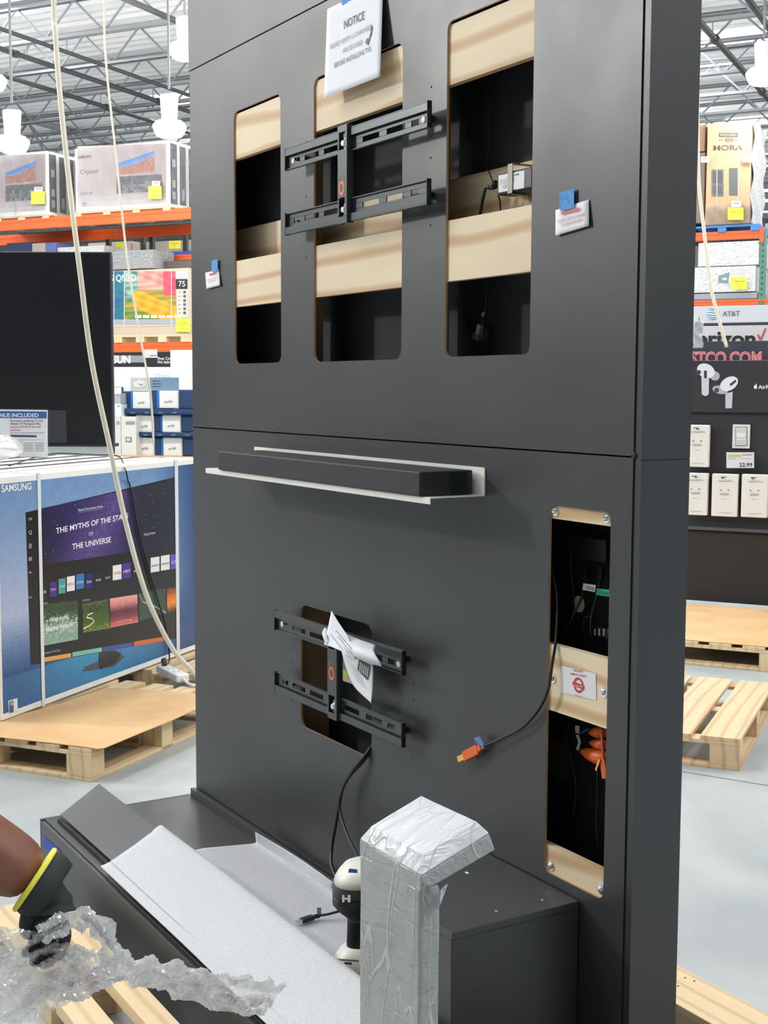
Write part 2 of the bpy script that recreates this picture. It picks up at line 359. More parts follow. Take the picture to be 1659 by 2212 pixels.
# ---- girders running away from the camera, bright white tubes
def girder(b, z, lab):
    t = thing('roof_girder', lab, 'girder', store(12, b, z))
    for nm, dz in (('bottom_chord', 0), ('top_chord', .9)):
        m = MB(); m.hexa([store(12, b - .07, z + dz), store(46, b - .07, z + dz), store(46, b + .07, z + dz), store(12, b + .07, z + dz), store(12, b - .07, z + dz + .1), store(46, b - .07, z + dz + .1), store(46, b + .07, z + dz + .1), store(12, b + .07, z + dz + .1)], M_joist); m.build(nm, t)
    m = MB()
    for k in range(22):
        a = 12 + 1.5 * k; m.tube([store(a, b, z + .1), store(a + .75, b, z + .9)], .03, M_joist, 6); m.tube([store(a + .75, b, z + .9), store(a + 1.5, b, z + .1)], .03, M_joist, 6)
    m.build('web_bars', t)
girder(21.5, 6.98, 'long steel girder receding at the far left of the roof'); girder(2.2, 6.98, 'steel girder receding above the tall brown carton')
# ---- high-bay lamps
M_bulb = mat('lit_lamp_lens', (255, 250, 225), .4, emit=5, ecol=(255, 250, 222))
M_glassy = mat('prismatic_shade', (245, 248, 250), .25, emit=1.3, ecol=(250, 252, 255))
def highbay(px, py, d, lab):
    p = atD(px, py, d); g = d / 22.0; t = thing('high_bay_lamp', lab, 'lamp', p, 0, 'high-bay lamps under the roof')
    MB().lathe([(q * g, h * g) for q, h in [(.0, .42), (.15, .42), (.155, .40), (.13, .02), (.12, .0), (0, 0)]], p + [0, 0, .06], M_lampw, 20).build('ballast_housing', t, smooth=False)
    MB().lathe([(q * g, h * g) for q, h in [(.13, .09), (.22, .075), (.28, .01), (.285, -.02), (.26, -.09), (.22, -.16)]], p, M_glassy, 28).build('shade', t, smooth=True)
    MB().lathe([(q * g, h * g) for q, h in [(.22, 0), (.16, -.03), (0, -.04)]], p + [0, 0, -.16 * g], M_bulb, 24).build('lens', t, smooth=True)
    MB().tube([p + [0, 0, .48], [p[0], p[1], 7.9]], .018, M_joist, 8).build('hanging_rod', t)
    l = bpy.data.lights.new('lamp_glow', 'POINT'); l.energy = 170; l.shadow_soft_size = .25; l.color = (1, .98, .92)
    lo = bpy.data.objects.new('lamp_glow', l); COL.objects.link(lo); lo.parent = t; lo.location = (0, 0, -.45)
highbay(366, 272, 17.5, 'white bell-shaped high-bay lamp hanging above the wrapped television cartons')
highbay(27, 305, 17, 'white bell-shaped high-bay lamp hanging lowest at the left')
highbay(400, 104, 19, 'white high-bay lamp half hidden by the display wall edge')
highbay(-22, 172, 19, 'white high-bay lamp cut off by the left edge of the photo')
highbay(1648, 158, 18.5, 'white bell-shaped high-bay lamp on the right, above the tall brown carton')

# ================================================================ the display wall (kiosk)
T = .006; XB = 1.90
def zc18(z): return 1.65 + (z - 1.65) * (1.769 + T) / (1.769 + .018)
HT = 3.05
K = thing('display_wall', 'tall charcoal television display wall with plywood-backed cut-outs', 'display wall', (1.83, 3.06, 0))
def panel_with_holes(name, y0, y1, z0, z1, holes, x0, x1, label=None):
    cu = bpy.data.curves.new(name, 'CURVE'); cu.dimensions = '2D'; cu.fill_mode = 'BOTH'; cu.extrude = (x1 - x0) / 2
    def spl(pts):
        s = cu.splines.new('POLY'); s.points.add(len(pts) - 1); s.use_cyclic_u = True
        for q, p in zip(s.points, pts): q.co = (p[0], p[1], 0, 1)
    spl([(y0, z0), (y1, z0), (y1, z1), (y0, z1)])
    for h in holes: spl(h)
    ob = bpy.data.objects.new('t', cu); COL.objects.link(ob); bpy.context.view_layer.update()
    me = bpy.data.meshes.new_from_object(ob.evaluated_get(bpy.context.evaluated_depsgraph_get()))
    xc = (x0 + x1) / 2; inv = WM(K).inverted(); m = MB(); vv = [v.co.copy() for v in me.vertices]
    for p in me.polygons:
        pts = [(xc + vv[i].z * -1, vv[i].x, vv[i].y) for i in p.vertices]
        cy = sum(q[1] for q in pts) / len(pts); cz = sum(q[2] for q in pts) / len(pts)
        side = abs(p.normal.z) < .5; inner = side and y0 + .001 < cy < y1 - .001 and z0 + .001 < cz < z1 - .001
        m.face(pts, M_plyE if inner else M_lam)
    bpy.data.objects.remove(ob); bpy.data.curves.remove(cu); bpy.data.meshes.remove(me)
    return m.build(name, K, weld=True, label=label)
G = .0018
ops = [rounded(3.510, 1.727, 3.834, 2.507, .026), rounded(2.837, 1.725, 3.304, 2.507, .028), rounded(2.307, 1.727, 2.640, 2.507, .02)]
ROWS = [.302, .372, .442]
def bolt_holes(ys, zs, r=.0035): return [[(y + r * math.cos(q * math.pi / 4), z + r * math.sin(q * math.pi / 4)) for q in range(8)] for y in ys for z in zs]
UPH = bolt_holes([3.349], [2.342, 2.275, 2.19, 2.145, 2.10, 2.02]) + bolt_holes([2.707], [2.372, 2.258, 2.205, 2.15, 2.045])
LOH = bolt_holes([3.442], [.92, .88, .835, .765, .722]) + bolt_holes([2.77], [.955, .905, .86, .758, .705])
panel_with_holes('upper_panel', YR + .022, YL - .006, 1.5175 + G, 2.70 - G, ops + UPH, D, D + T)
panel_with_holes('lower_panel', YR + .022, YL - .006, .015, 1.5175 - G, [rounded(2.030, .589, 2.228, 1.402, .018), rounded(2.978, .655, 3.388, 1.02, .03)] + LOH, D, D + T)
MB().box((D, YR + .001, 2.70 + G), (D + T, YL + .005, HT), M_lam).build('header_panel', K, bevel=.001)
m = MB(); m.box((D + .003, YR + .002, 0), (D + T, YR + .0205, 2.70 - G), M_lam); m.build('corner_trim', K, bevel=.001)
m = MB(); m.box((D + .001, YR - .0005, 0), (XB, YR + .001, 1.512 - .001), M_lam).box((D + .001, YR - .0005, 1.512 + .001), (XB, YR + .001, HT), M_lam).box((D + T + .001, YR + .001, 0), (XB, YR + .018, HT - .021), M_lam); m.build('side_panel', K)
MB().box((D + .004, YL - .003, 0), (D + .012, YL + .004, 2.70), M_lamE).box((D + .013, YL - .02, 0), (XB, YL, HT), M_lam).build('far_side_panel', K)
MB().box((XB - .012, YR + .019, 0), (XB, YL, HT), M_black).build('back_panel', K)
MB().box((D + T, YR + .02, HT - .02), (XB - .012, YL - .02, HT), M_lam).build('top_panel', K)
# plywood rails just behind the front panels; a second, deeper one on the back panel
def railb(name, y0, y1, z0, z1, x=D + T, th=.018, m_=M_ply): MB().box((x, y0, z0), (x + th, y1, z1), m_).build(name, K, label=None)
railb('plywood_rail', YR + .03, YL - .03, zc18(2.368), 2.501); railb('plywood_rail', YR + .03, YL - .03, zc18(1.908), zc18(2.052))
railb('plywood_rail', YR + .03, YL - .03, 2.02, 2.17, XB - .032, .018)
for z0, z1 in ((1.371, 1.50), (.947, 1.094), (.52, .641)): railb('plywood_rail', YR + .022, 2.31, zc18(z0), zc18(z1))
for y in (4.10, 3.43, 2.768): MB().box((D + T + .019, y, 1.56), (XB - .033, y + .018, 2.6), M_plyD).build('wooden_stud', K)
for y in (3.43, 2.55): MB().box((D + T, y, .3), (XB - .013, y + .018, 1.4), M_plyD).build('wooden_stud', K)
# pan-head bolts with washers on the three narrow rails of the cable opening
def washer_bolt(y, z, x, par, r=.011):
    b = MB().lathe([(r, 0), (r, .0015), (r * .55, .002), (r * .55, .005), (r * .35, .0075), (0, .008)], (x, y, z), M_zinc, 18, (-1, 0, 0)).build('washer_bolt', par, smooth=False); return b
for px, py in ((1200, 1104), (1311, 1119), (1194, 1465), (1305, 1495), (1191, 1870), (1299, 1921)):
    p = onX(px, py, D + T); washer_bolt(p[1], p[2], D + T, K)
# ---------------------------------------------------------------- platform and raised box
Pt = thing('display_platform', 'long low charcoal platform along the foot of the display wall', 'platform', (1.5, 3.3, 0))
y0p = 1.2
m = MB(); m.box((1.235, y0p, PZ - .018), (D - .004, 4.19, PZ), M_lam); m.build('top_board', Pt, bevel=.0015)
m = MB(); m.box((1.222, y0p, 0), (1.234, 4.19, PZ - .004), M_lam); m.build('front_board', Pt, bevel=.0012)
m = MB(); m.box((1.222, 4.191, 0), (D - .004, 4.205, PZ), M_lam); m.build('end_board', Pt, bevel=.0012)
m = MB(); m.box((D - .022, 2.46, PZ), (D - .005, 4.18, PZ + .028), M_lam); m.build('kick_strip', Pt, bevel=.001)
Bx = thing('raised_pedestal', 'charcoal raised box at the right end of the platform, against the wall', 'pedestal', (1.6, 2.28, PZ))
m = MB(); m.box((1.437, 2.103, PZ), (D - .004, 2.46, .548), M_lam).build('pedestal_body', Bx, bevel=.0015)
MB().box((1.437, 2.101, .548), (D - .004, 2.462, .564), M_lam).build('pedestal_top', Bx, bevel=.0015)
m = MB()
for px, py in ((1072, 1968), (1172, 1944)): p = onZ(px, py, .5645); m.lathe([(.004, 0), (0, .002)], p, mat('pale_debris', (150, 150, 152), .7), 7)
tag(m.build('plaster_crumb', None), 'two tiny pale crumbs lying on the raised box top', 'debris', kind='stuff')
# blue tape on the platform front
pl = Plane((1.2215, 4.19, 0), (0, -1, 0)); m = MB(); q = [pl.P(pl.uv(*p), 1) for p in ((95, 1806), (131, 1838), (131, 1857), (96, 1830))]; m.face(q, M_tapeD)
tag(m.build('painter_tape', None), 'dark blue strip of masking tape on the front corner of the platform', 'tape')
# ---------------------------------------------------------------- tilted board on the platform
xf, zf = 1.272, PZ + .010; xr, zr = 1.405, .336
Bd = thing('loose_board', 'thin charcoal panel lying tilted on the platform under the foam sheet', 'panel', (1.34, 3.2, PZ))
th = .016; dn = np.array([-(zr - zf), 0, (xr - xf)]); dn = dn / np.linalg.norm(dn); tvec = -dn * th
a = np.array([xf, 4.145, zf + .012]); b = np.array([xf, 2.0, zf + .012]); c = np.array([xr, 2.0, zr]); d = np.array([xr, 4.145, zr])
MB().hexa([a + tvec, b + tvec, c + tvec, d + tvec, a, b, c, d], M_lam).build('board_sheet', Bd, bevel=.0015)
m = MB()
for y in (4.05, 3.0, 2.1): m.box((xr - .035, y - .02, PZ), (xr - .018, y + .02, zr - .036), M_lamE)
m.build('support_batten', Bd)
m = MB(); m.box((1.262, 2.0, PZ), (1.275, 4.14, PZ + .012), M_darkm); m.build('gap_shadow_strip', Bd)  # matte black strip standing in for the shadow gap under the board
# ---------------------------------------------------------------- foam sheet draped over board
def yl_at(s):   # left boundary of the sheet along its cross-section
    return np.interp(s, [0, .12, .30, .42, .70, 1], [3.63, 3.625, 3.60, 3.62, 3.652, 3.60])
def foam(u, v):
    s = u; yl = yl_at(s); y = yl + (1.15 - yl) * v if s > .45 else yl + (2.0 - yl) * v
    prof = [(0, 1.226, PZ + .018), (.05, 1.240, PZ + .022), (.12, 1.268, zf + .0215), (.20, 1.33, .2985), (.28, 1.37, .3285), (.33, 1.392, .3425), (.36, 1.406, .3475), (.385, 1.418, .3465), (.41, 1.422, .335), (.44, 1.432, .30), (.48, 1.442, .262), (.52, 1.455, .240), (.58, 1.48, .2345), (.9, 1.715, .2345), (.94, 1.731, .238), (1, 1.741, .272)]
    S = [p[0] for p in prof]; x = np.interp(s, S, [p[1] for p in prof]); z = np.interp(s, S, [p[2] for p in prof])
    y = yl + ((2.475) - yl) * v if s > .42 else yl + (1.75 - yl) * v
    if .30 < s <= .42: k = (s - .30) / .12; y = yl + ((1.75 + k * .725) - yl) * v
    y2 = y; z += .0012 * (1 + math.sin(7 * y2 + 12 * s)) + (.004 * math.sin(11 * y2) if s > .93 else 0)
    if s < .1: z += .006 * max(0, math.sin(3 * y2 + 1)); x += .006 * math.sin(2.2 * y2 + .3)
    if s > .93: x -= .012 * (1 + math.sin(9 * y2)) * (s - .93) / .07
    return (x, y2, z)
Fo = MB().grid(foam, 110, 70, M_foam).build('foam_sheet', None, smooth=True, solid=.0022)
tag(Fo, 'pale grey packing foam sheet draped over the tilted board and platform', 'foam sheet')
# ================================================================ television brackets
def screw(m, c, r, h, mt=None, ax=(-1, 0, 0)): m.lathe([(r, 0), (r, h * .6), (r * .7, h), (0, h)], c, mt or M_zinc, 14, ax)
def bracket(label, y0, y1, zt, zb, yb0, yb1, ringz, bolts, px_off=.046):
    R = thing('television_bracket', label, 'bracket', (D, (y0 + y1) / 2, zb), 0, None)
    h = .060; xo = D - px_off
    for up in (1, 0):
        z0 = zt - h if up else zb; z1 = z0 + h; m = MB()
        sl = [(y0 + (y1 - y0) * a, y0 + (y1 - y0) * b) for a, b in ((.07, .115), (.155, .27), (.32, .43), (.6, .71), (.75, .86), (.9, .95))]
        za, zc = (z0 + .014, z0 + .028) if up else (z1 - .030, z1 - .016)
        xw = xo + .009                     # web of the channel; spacers carry it off the wall
        m.box((xw, y0, z0), (xw + .003, y1, za), M_steel).box((xw, y0, zc), (xw + .003, y1, z1), M_steel)
        e = [y0] + [q for s in sl for q in s] + [y1]
        for i in range(0, len(e), 2): m.box((xw, e[i], za), (xw + .003, e[i + 1], zc), M_steel)
        if up: m.box((xo, y0, z1 - .003), (xw, y1, z1), M_steel).box((xo, y0, z1 - .022), (xo + .002, y1, z1 - .003), M_steel).box((xo + .003, y0, z0), (xw, y1, z0 + .003), M_steel)
        else: m.box((xo, y0, z0), (xw, y1, z0 + .003), M_steel).box((xo, y0, z0 + .003), (xo + .002, y1, z0 + .020), M_steel).box((xo + .003, y0, z1 - .003), (xw, y1, z1), M_steel)
        o = m.build('cross_rail', R, bevel=.0006)
        for yy in (y0, y1 - .002): m = MB(); m.box((xo - .0005, yy, z0 - .001), (xw + .003, yy + .002, z1 + .001), M_darkm); m.build('end_cap', o)
        for yy in (y0 + .045, y1 - .045): m = MB(); m.tube([(xw + .003, yy, z0 + .03), (D + T, yy, z0 + .03)], .009, M_dark, 12); m.build('spacer', o)
        for yy, ok in ((y0 + .030, bolts[0]), (y1 - .035, bolts[1])):
            if ok and up: m = MB(); m.lathe([(.009, 0), (.009, .0015), (.006, .003), (0, .003)], (xw, yy, z0 + .022), mat('white_cap', (225, 225, 225), .4), 16, (-1, 0, 0)); m.build('bolt_cap', o, smooth=False)
    # upright hat bar across the two rails
    m = MB(); xf_ = xo - .008; z0 = zb - .004; z1 = zt + .008
    wz = [(z1 - .062, z1 - .018), (z0 + .018, z0 + .066)]
    yl_, yr_ = yb1, yb0       # yb1 is farther (left in the photo)
    m.box((xf_, yr_, z0), (xf_ + .003, yl_, wz[1][0]), M_steel).box((xf_, yr_, wz[1][1]), (xf_ + .003, yl_, wz[0][0]), M_steel).box((xf_, yr_, wz[0][1]), (xf_ + .003, yl_, z1), M_steel)
    for a, b in wz: m.box((xf_, yr_, a), (xf_ + .003, yr_ + .012, b), M_steel).box((xf_, yl_ - .008, a), (xf_ + .003, yl_, b), M_steel)
    m.box((xf_ + .003, yr_, z0), (xo + .012, yr_ + .003, z1), M_steel).box((xf_ + .003, yl_ - .003, z0), (xo + .012, yl_, z1), M_steel)
    ub = m.build('upright_bar', R, bevel=.001)
    m = MB()
    for a, b in wz: screw(m, (xo + .004, (yr_ + yl_) / 2, (a + b) / 2 - .006), .010, .012); m.lathe([(.017, 0), (.017, .002), (0, .002)], (xo + .003, (yr_ + yl_) / 2, (a + b) / 2 - .006), M_zinc, 16, (-1, 0, 0))
    m.build('zinc_bolt', ub, smooth=False)
    # orange ring emblem with arcs over it
    m = MB(); yc = (yr_ + yl_) / 2 + .002; rc = (225, 100, 50)
    def arc(r0, r1, a0, a1, cz, n=26, cc=rc):
        for k in range(n):
            t0 = math.radians(a0 + (a1 - a0) * k / n); t1 = math.radians(a0 + (a1 - a0) * (k + 1) / n)
            m.face([(xf_ - .0006, yc - r * math.sin(t), cz + 1.25 * r * math.cos(t)) for r, t in ((r0, t0), (r1, t0), (r1, t1), (r0, t1))], M_print, cc)
    arc(.009, .0155, 0, 360, ringz); arc(.0165, .018, -60, 60, ringz + .006, 12, (170, 90, 60)); arc(.0165, .018, -50, 50, ringz + .012, 12, (150, 95, 70))
    m.build('ring_emblem', ub)
    return R
bracket('dark steel television bracket across the upper cut-outs, with an orange ring emblem', 2.652, 3.392, 2.325, 2.085, 3.022, 3.072, 2.172, (1, 1))
zb2 = float(onX(862, 1612, D - .046)[2])
bracket('dark steel television bracket low on the wall, holding a curled paper', 2.752, 3.470, .994, zb2, 3.075, 3.128, .873, (1, 1))
# ================================================================ sound bar and its white tray
zt_ = 1.404; pa = onZ(918, 1076, zt_); pb = onZ(446, 1018, zt_)
S = thing('speaker_tray', 'white metal wall tray under the black sound bar', 'shelf', (D, 3.1, zt_))
yA = 2.466; yB = float(onX(444, 1015, pa[0])[1]); xF = float(pa[0])
m = MB(); m.box((xF, yA, zt_), (D - .001, yB, zt_ + .002), M_white).box((xF, yA, zt_ - .013), (xF + .002, yB, zt_), M_white); m.build('tray', S, bevel=.0006)
m = MB(); m.prism([(D - .001, p[0], p[1]) for p in rounded(yA, zt_, 3.69, zt_ + .066, .006)], (-.003, 0, 0), M_white); m.build('back_plate', S)
zb_ = zt_ + .003; q2 = onX(1021, 1066, D - .014); SBy0 = float(q2[1]); SBx0 = float(onY(906, 1065, SBy0)[0]); q2 = [D - .014]; SBy1 = float(onX(471, 1010, SBx0)[1])
Sb = thing('sound_bar', 'long black sound bar lying on the white wall tray', 'sound bar', ((SBx0 + D) / 2, 3.1, zb_))
hgt = .056
MB().box((SBx0, SBy0, zb_), (float(min(q2[0], D - .012)), SBy1, zb_ + hgt), mat('soundbar_cloth', (30, 32, 36), .6)).build('bar_body', Sb, bevel=.003)
m = MB(); m.box((SBx0 + .085, SBy0 - .0015, zb_ + .002), (float(min(q2[0], D - .012)) - .004, SBy0 - .0002, zb_ + hgt - .002), mat('satin_black', (30, 36, 36), .25)); m.build('end_panel', Sb, bevel=.0005)
m = MB(); m.lathe([(.0025, 0), (.002, .0008), (0, .0008)], (SBx0 + .035, SBy0 - .0002, zb_ + .03), M_steel, 10, (0, -1, 0)); m.build('screw', Sb)
# ================================================================ papers on the wall
def corner_sheet(c4, xs, nu=12, nv=12, bow=0.0, back=0):
    P = [onX(px, py, x) for (px, py), x in zip(c4, xs)]; P[2] = P[1] + P[3] - P[0]
    def fn(u, v): p = (1 - v) * ((1 - u) * P[0] + u * P[1]) + v * ((1 - u) * P[3] + u * P[2]); return p + np.array([-bow * math.sin(math.pi * v) * (.4 + .6 * u), 0, 0])
    return fn, P
N_ = thing('notice_sheet', 'white paper notice reading NOTICE, taped above the middle cut-out', 'sign', onX(767, 160, D - .01))
fn, P = corner_sheet([(707, 20), (828, -41), (827, 156), (700, 212)], [D - .004, D - .004, D - .030, D - .032])
MB().grid(fn, 14, 14, M_paper).build('paper_sheet', N_, smooth=True, solid=.0004)
pl = Plane(P[0] - np.array([.0014, 0, 0]), P[1] - P[0], P[0] - P[3]); m = MB()
g1 = (52, 52, 58); g2 = (150, 150, 160)
pl.text(m, 'NOTICE', (743, 62), (787, 41), 17, g1, 1, bold=.01)
pl.text(m, 'PLEASE VERIFY U CHANNELS', (713, 107), (803, 62), 10, (120, 120, 130), 1)
pl.text(m, 'ARE SECURED', (740, 115), (783, 95), 9.5, (110, 110, 120), 1)
pl.text(m, 'BEFORE INSTALLING TVS', (722, 147), (801, 110), 10, (80, 80, 88), 1, bold=.006)
pl.poly(m, [(801, 55), (805, 57), (803, 72), (799, 84), (795, 98), (789, 92), (793, 82), (797, 84), (801, 68)], (35, 35, 40), 1)
m.build('printed_lettering', N_)
m = MB(); q = [onX(px, py, D - .0055) for px, py in ((737, 6), (741, -18), (772, -32), (767, -4), (752, 4), (742, 15))]; m.face(q, M_blue); m.build('tape_strip', N_, label='light blue masking tape')
def small_tag(name, lab, c4, tape, arrow, rows):
    t = thing(name, lab, 'sign', onX(*c4[0], D)); fn, P = corner_sheet(c4, [D - .002] * 2 + [D - .006] * 2)
    MB().grid(fn, 6, 6, M_paper).build('paper_card', t, smooth=True, solid=.0004)
    pl = Plane(P[0] - np.array([.0012, 0, 0]), P[1] - P[0], P[0] - P[3]); m = MB()
    pl.poly(m, arrow, (200, 48, 60), 3)
    for txt, a, b, h in rows: pl.text(m, txt, a, b, h, (186, 92, 96), 2)
    m.build('printed_lettering', t)
    m = MB(); m.face([onX(px, py, D - .0062) for px, py in tape], M_blue); m.build('tape_strip', t, label='light blue masking tape'); return t
small_tag('instruction_card', 'white card with a red arrow pointing right, taped right of the cut-outs', [(1200, 454), (1272, 431), (1272, 490), (1200, 509)], [(1207, 417), (1240, 407), (1240, 448), (1210, 457)],
    [(1213, 459), (1243, 452), (1243, 449), (1255, 450), (1245, 458), (1244, 456), (1214, 464)], [('SECURELY FASTEN U-CHANNELS', (1206, 482), (1265, 465), 6), ("W/ 5/8 BOLTS PROVIDED", (1213, 490), (1259, 477), 6)])
small_tag('instruction_card', 'small white card with a red arrow pointing left, taped near the wall\'s left edge', [(443.5, 589.5), (473, 581.5), (474, 618), (446, 624)], [(457.5, 563), (470, 560), (470.5, 585), (457, 588)],
    [(452, 593), (456, 590), (456.5, 591.5), (468, 588), (468, 591), (457, 594), (457, 596)], [('SECURELY FASTEN U-CHANNELS', (447.5, 607), (469.5, 600), 2.6), ('W/ 5/8 BOLTS PROVIDED', (449, 612), (467, 606), 2.6)])
# small plain dot on the seam and the dimple beside the corner
m = MB(); p = onX(1368, 984, D - .0005); m.lathe([(.006, 0), (.0045, .001), (.003, -.001), (0, -.001)], p, M_steel, 14, (-1, 0, 0)); m.build('cam_lock', K)
# ---------------------------------------------------------------- crumpled paper in the lower bracket
Pp = thing('instruction_leaflet', 'curled white instruction leaflet stuck in the lower bracket', 'paper', onX(760, 1400, D - .08))
def surf(rows, nu, nv, m, back=False):
    """rows of (px,py,x) control points, joined by smooth interpolation"""
    R_ = [catmull([onX(a, b, x) for a, b, x in r], nu) for r in rows]; n = len(R_[0]); C_ = [catmull([R_[k][i] for k in range(len(rows))], nv) for i in range(n)]
    nn = len(C_[0]); vs_ = [p for c in C_ for p in c]; fs = [(i * nn + j, (i + 1) * nn + j, (i + 1) * nn + j + 1, i * nn + j + 1) for i in range(n - 1) for j in range(nn - 1)]
    return MB().mesh(vs_, fs, m)
surf([[(716, 1319, D - .075), (732, 1345, D - .08), (750, 1372, D - .085)], [(706, 1368, D - .085), (735, 1390, D - .09), (770, 1418, D - .09)], [(700, 1392, D - .09), (732, 1404, D - .10), (768, 1424, D - .10)]], 6, 6, M_paper).build('pointed_flap', Pp, smooth=True, solid=.0005)
surf([[(750, 1370, D - .06), (780, 1382, D - .06), (812, 1393, D - .06)], [(742, 1394, D - .095), (775, 1400, D - .11), (808, 1408, D - .105)], [(755, 1412, D - .10), (788, 1421, D - .115), (822, 1432, D - .105)], [(765, 1418, D - .085), (795, 1432, D - .09), (825, 1440, D - .085)]], 6, 6, M_paper).build('rolled_edge', Pp, smooth=True, solid=.0005)
surf([[(701, 1356, D - .07), (704, 1356, D - .07), (709, 1360, D - .07)], [(696, 1368, D - .09), (700, 1372, D - .093), (706, 1374, D - .09)], [(702, 1388, D - .09), (704, 1390, D - .094), (712, 1390, D - .09)]], 6, 6, M_paper).build('curled_corner', Pp, smooth=True, solid=.0005)
surf([[(738, 1408, D - .045), (770, 1415, D - .05), (805, 1432, D - .05)], [(750, 1450, D - .045), (775, 1455, D - .05), (806, 1462, D - .05)], [(766, 1484, D - .045), (785, 1490, D - .05), (804, 1500, D - .05)], [(797, 1514, D - .05), (799, 1516, D - .05), (801, 1520, D - .05)]], 6, 6, M_paper).build('hanging_page', Pp, smooth=True, solid=.0005)
pl = Plane(onX(780, 1440, D - .0525), (0, -1, 0)); m = MB()
pl.poly(m, [(776, 1422), (800, 1438), (794, 1470), (772, 1446)], (70, 74, 72), 1)
for i in range(5): pl.poly(m, [(779 + 4 * i, 1430 + 3 * i), (781 + 4 * i, 1431 + 3 * i), (779 + 4 * i, 1450 + 3 * i), (777 + 4 * i, 1449 + 3 * i)], (205, 205, 205), 2)
for i in range(4): pl.poly(m, [(756 + 3 * i, 1434 + 9 * i), (780 + 3 * i, 1458 + 9 * i), (780 + 3 * i, 1459 + 9 * i), (756 + 3 * i, 1435.2 + 9 * i)], (150, 150, 150), 1)
m.build('printed_picture', Pp)
pl = Plane(onX(745, 1380, D - .108), (0, -1, 0)); m = MB()
for a, b, c_ in (((726, 1361), (770, 1412), (90, 90, 92)), ((715, 1369), (742, 1404), (110, 110, 112)), ((731, 1374), (762, 1412), (130, 130, 132))): pl.poly(m, [a, b, (b[0] - .6, b[1] + 1.2), (a[0] - .6, a[1] + 1.2)], c_, 1)
m.build('printed_lines', Pp)
Cd = thing('product_card', 'tan printed card with a lime spot, behind the curled leaflet', 'card', onX(765, 1440, D + .01))
pl = Plane((D + .012, 3.0, .9), (0, -1, 0)); m = MB(); pl.poly(m, [(735, 1406), (808, 1432), (806, 1494), (735, 1468)], (196, 176, 150), 0); pl.poly(m, [(736, 1408), (768, 1418), (762, 1470), (736, 1444)], (118, 132, 118), 1)
pl.poly(m, [(737, 1443), (748, 1448), (757, 1462), (752, 1464), (738, 1456)], (160, 210, 60), 2); m.build('card_sheet', Cd, solid=.002)
# ---------------------------------------------------------------- cables, adapters, plugs on the wall
def cable(name, lab, pts, r, m_=M_dark, cat='cable', n=7, par=None):
    o = MB().tube(catmull(pts, n), r, m_, 8).build(name, par, smooth=True)
    if par is None: tag(o, lab, cat)
    return o
HD = thing('video_cable', 'black cable with a bright orange plug hanging from the cable opening', 'cable', onX(1100, 1580, D - .02))
cable('cable_jacket', '', [onX(1192, 1230, D + .03), onX(1203, 1290, D + .02), onX(1202, 1370, D + .006), onX(1192, 1440, D - .008), onX(1184, 1490, D - .012), onX(1162, 1535, D - .013), onX(1130, 1570, D - .014), onX(1090, 1592, D - .015), onX(1046, 1612, D - .018)], .0034, par=HD)
def oriented(p0, p1, w, h, m_, mb, up=(1, 0, 0)):
    p0 = np.array(p0, float); p1 = np.array(p1, float); d = _n(p1 - p0); u = np.array(up, float); u = _n(u - u.dot(d) * d); s = np.cross(d, u)
    q = [p0 + a * s * w / 2 + b * u * h / 2 for a, b in ((-1, -1), (1, -1), (1, 1), (-1, 1))]; r = [k + (p1 - p0) for k in q]
    return mb.hexa(q + r, m_)
e0 = onX(1040, 1614, D - .018); e1 = onX(1034, 1618, D - .018); e2 = onX(1004, 1634, D - .018); e3 = onX(990, 1640, D - .018)
m = MB(); oriented(e1, e2, .023, .012, M_orange, m); oriented(e0, e1, .014, .010, M_orange, m); m.build('orange_plug', HD, bevel=.0015, label='bright orange plug body')
oriented(e2, e3, .014, .005, M_gold, MB()).build('plug_contact', HD, label='gold metal tip')
pl = Plane(onX(1035, 1600, D - .02), (0, -1, 0)); m = MB(); pl.poly(m, [(1023, 1594), (1036, 1591), (1048, 1615), (1036, 1619)], (100, 130, 190), 0); pl.text(m, 'UP/TV', (1030, 1598), (1040, 1614), -6, (30, 50, 110), 1); m.build('cable_label', HD, label='blue paper flag label')
# adapter held on the rear rail of the right cut-out
AD = thing('power_adapter', 'black power adapter with a white label, strapped in the right upper cut-out', 'power adapter', onX(1110, 390, 1.84))
xA = 1.800; tl = onX(1073, 376, xA); br = onX(1138, 420, xA); bl = onX(1072, 423, xA)
y1 = float(tl[1]); y0_ = float(br[1]) - .02; z1 = float(onX(1138, 361, xA)[2]); z0 = float(bl[2]); 
m = MB(); m.box((xA, y0_, z0), (xA + .048, y1, z1), M_dark).build('adapter_body', AD, bevel=.005)
pl = Plane((xA - .0006, y1, z0), (0, -1, 0)); m = MB(); pl.poly(m, [(1077, 379), (1133, 368), (1132, 406), (1077, 416)], (222, 224, 226), 0)
pl.text(m, 'ADAPTER', (1095, 384), (1122, 378), 4, (40, 40, 45), 1, bold=.01)
for i in range(3): pl.text(m, 'INPUT 100-240V OUTPUT 24V', (1080, 391 + 4 * i), (1112, 384.5 + 4 * i), 2.2, (90, 90, 95), 1)
pl.text(m, 'CE', (1087, 407), (1095, 405), 6, (40, 40, 45), 1)
m.build('rating_label', AD)
m = MB(); m.tube([onX(1072, 398, xA + .02), onX(1063, 403, xA + .02), onX(1057, 406, xA + .02)], [.010, .008, .005], M_dark, 10); m.build('strain_relief', AD, smooth=True)
cable('power_lead', '', [onX(1062, 404, xA + .02), onX(1050, 405, xA + .02), onX(1045, 420, xA + .02), onX(1041, 440, xA + .024), onX(1037, 466, xA + .026), onX(1036, 500, xA + .03)], .0042, par=AD)
